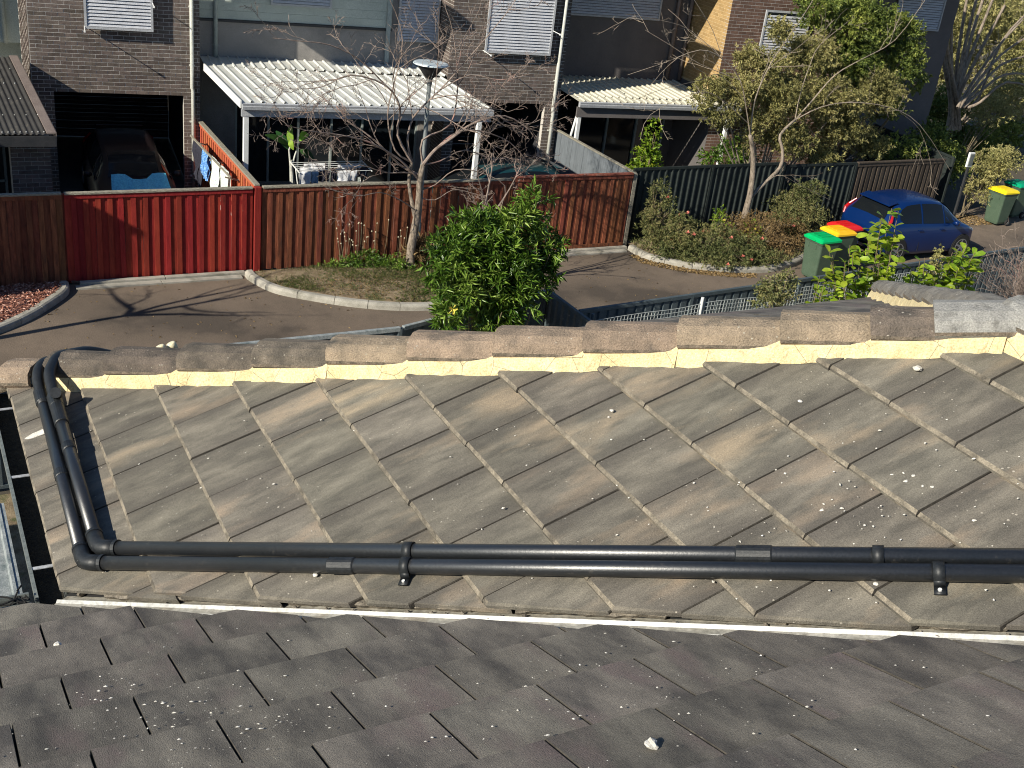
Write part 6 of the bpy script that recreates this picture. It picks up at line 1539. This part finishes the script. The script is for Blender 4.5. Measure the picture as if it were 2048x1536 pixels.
# washing line along the orange side fence
t = thing('washing_line', 'yellowish timber rail for washing along the orange side fence', 'washing line', (6.1, 24, 0)); MB().beam((6.02, 25.9, 1.70), (6.14, 22.9, 1.60), .035, .035).build('rail', CAPW, t)
for y in (25.8, 24.3, 23.0): MB().beam((6.05, y, 1.58), (6.35, y, 1.5), .03, .03).build('bracket', CAPW, t)
for k, (m_, y0, y1, dr, lb) in enumerate([(CLOTHK, 25.7, 25.2, .75, 'black shirt at the far end of the side fence washing line'), (CLOTHB, 25.0, 24.5, .55, 'blue patterned top on the side fence washing line'), (CLOTHP, 24.3, 23.7, .8, 'white and mint patterned sheet on the side fence washing line'), (CLOTHK, 25.15, 25.02, .9, 'narrow dark garment beside the blue top on the line'), (CLOTHP, 23.6, 23.1, .85, 'pale patterned cloth at the near end of the side fence line')]):
    q = cloth(None, 'laundry', m_, (6.04 + .04 * (25.9 - y0), y0, 1.68), (6.04 + .04 * (25.9 - y1), y1, 1.66), dr * 1.15, k + 20, .05); tag(q, lb, 'laundry', 'washing on the side fence line')
# bird of paradise plant behind the airer
LMB = flatleaf('banana_leaf', (0.26, 0.46, 0.05), (0.36, 0.55, 0.09), .1)
LMD = flatleaf('banana_leaf_dark', (0.03, 0.09, 0.025), (0.05, 0.13, 0.035), .1)
pb = WY(585, 345, 25.0); t = thing('banana_plant', 'tall banana like plant with bright paddle leaves behind the clothes airer', 'plant', (pb.x, 25.0, 0))
def paddle(a, c, w_, nrm, m):
    a = Vector(a); c = Vector(c); d = c - a; sd_ = d.cross(Vector(nrm)).normalized(); b = MB(); n = 6
    for i in range(n + 1):
        f = i / n; ww = w_ * math.sin(math.pi * (f * .86 + .09)); p = a + d * f + Vector(nrm).normalized() * (.06 * math.sin(f * 3.1)); b.v += [tuple(p - sd_ * ww / 2), tuple(p), tuple(p + sd_ * ww / 2)]
    for i in range(n):
        for k in range(2): b.f.append((i * 3 + k, (i + 1) * 3 + k, (i + 1) * 3 + k + 1, i * 3 + k + 1)); b.mi.append(0)
    b.build('leaf', m, t, smooth=True)
YB_ = 24.75
b = MB(); b.tube([(pb.x, 25, 0), (pb.x, 25, .8), WY(582, 320, 24.95)], [.07, .06, .04], 8); b.tube([WY(582, 340, 24.95), WY(578, 300, 24.95), WY(583, 285, 24.9)], [.03, .02, .012], 6); b.tube([WY(582, 340, 24.95), WY(590, 310, 24.95), WY(600, 282, 24.9)], [.03, .02, .01], 6); b.build('stem', DPIPE, t)
paddle(WY(584, 297, 24.9), WY(583, 250, 24.9), .22, (-1, -.5, .4), LMB); paddle(WY(583, 278, 24.8), WY(587, 300, 24.7), .16, (-1, -.5, .4), LMB); paddle(WY(597, 278, 24.9), WY(617, 270, 24.7), .26, (-.7, -.6, .8), LMB)
paddle(WY(578, 290, 25), WY(530, 270, 25), .2, (-.2, -.5, .8), LMD); paddle(WY(580, 300, 25), WY(552, 262, 25.2), .2, (-.2, -.6, .5), LMD); paddle(WY(600, 300, 25.4), WY(628, 318, 25.3), .2, (-.2, -.6, .5), LMD)
# sign box on a post at far right
sp = W(1941, 318, 1.85); t = thing('meter_box', 'small white framed box on a post beside the bushy shrub', 'box', (sp.x, sp.y, 0)); MB().beam((sp.x, sp.y, 0), (sp.x, sp.y, 1.6), .06, .06).build('post', GUTD, t)
MB().box((sp.x - .10, sp.y - .03, 1.62), (sp.x + .10, sp.y + .03, 2.04)).build('frame', WHITE, t); MB().box((sp.x - .075, sp.y - .045, 1.66), (sp.x + .075, sp.y - .032, 2.0)).build('panel', GUTM, t)
# light pavilion roof of the neighbour, low left
t = thing('carport_roof', 'pale ribbed metal roof far below the left gutter', 'roof', (-1.5, 8.4, 2.9)); rib_roof(t, (-4, 6.4, 2.95), (.47, 6.4, 2.95), (.47, 9.05, 3.0), (-4, 9.05, 3.0), RAILM, .19, rise=.04)
MB().beam((.47, 6.4, 2.9), (.47, 9.05, 2.95), .04, .16).build('barge', RAILM, t)
t = thing('paved_patio', 'pale paved square beyond the ribbed roof at far left', 'paving', (-1, 11, .5)); 
for i in range(4): MB().box((-3.6 + i * 1.02, 10.45, 2.5), (-2.6 + i * 1.02, 12.2, 2.56)).build('panel', CLAD, t)
# neighbouring building outside the picture on the left; it shades the left end of the gate
t = thing('neighbour_building', 'pale rendered building just outside the left edge of the lane', 'house', (-5, 22, 0)); MB().box((-8, 19.8, 0), (-2.2, 21.45, 4.65)).build('wall', RENDER, t)
MB().box((-8.2, 19.75, 4.65), (-2.15, 23.0, 4.74)).build('roof', FRAMEM, t)
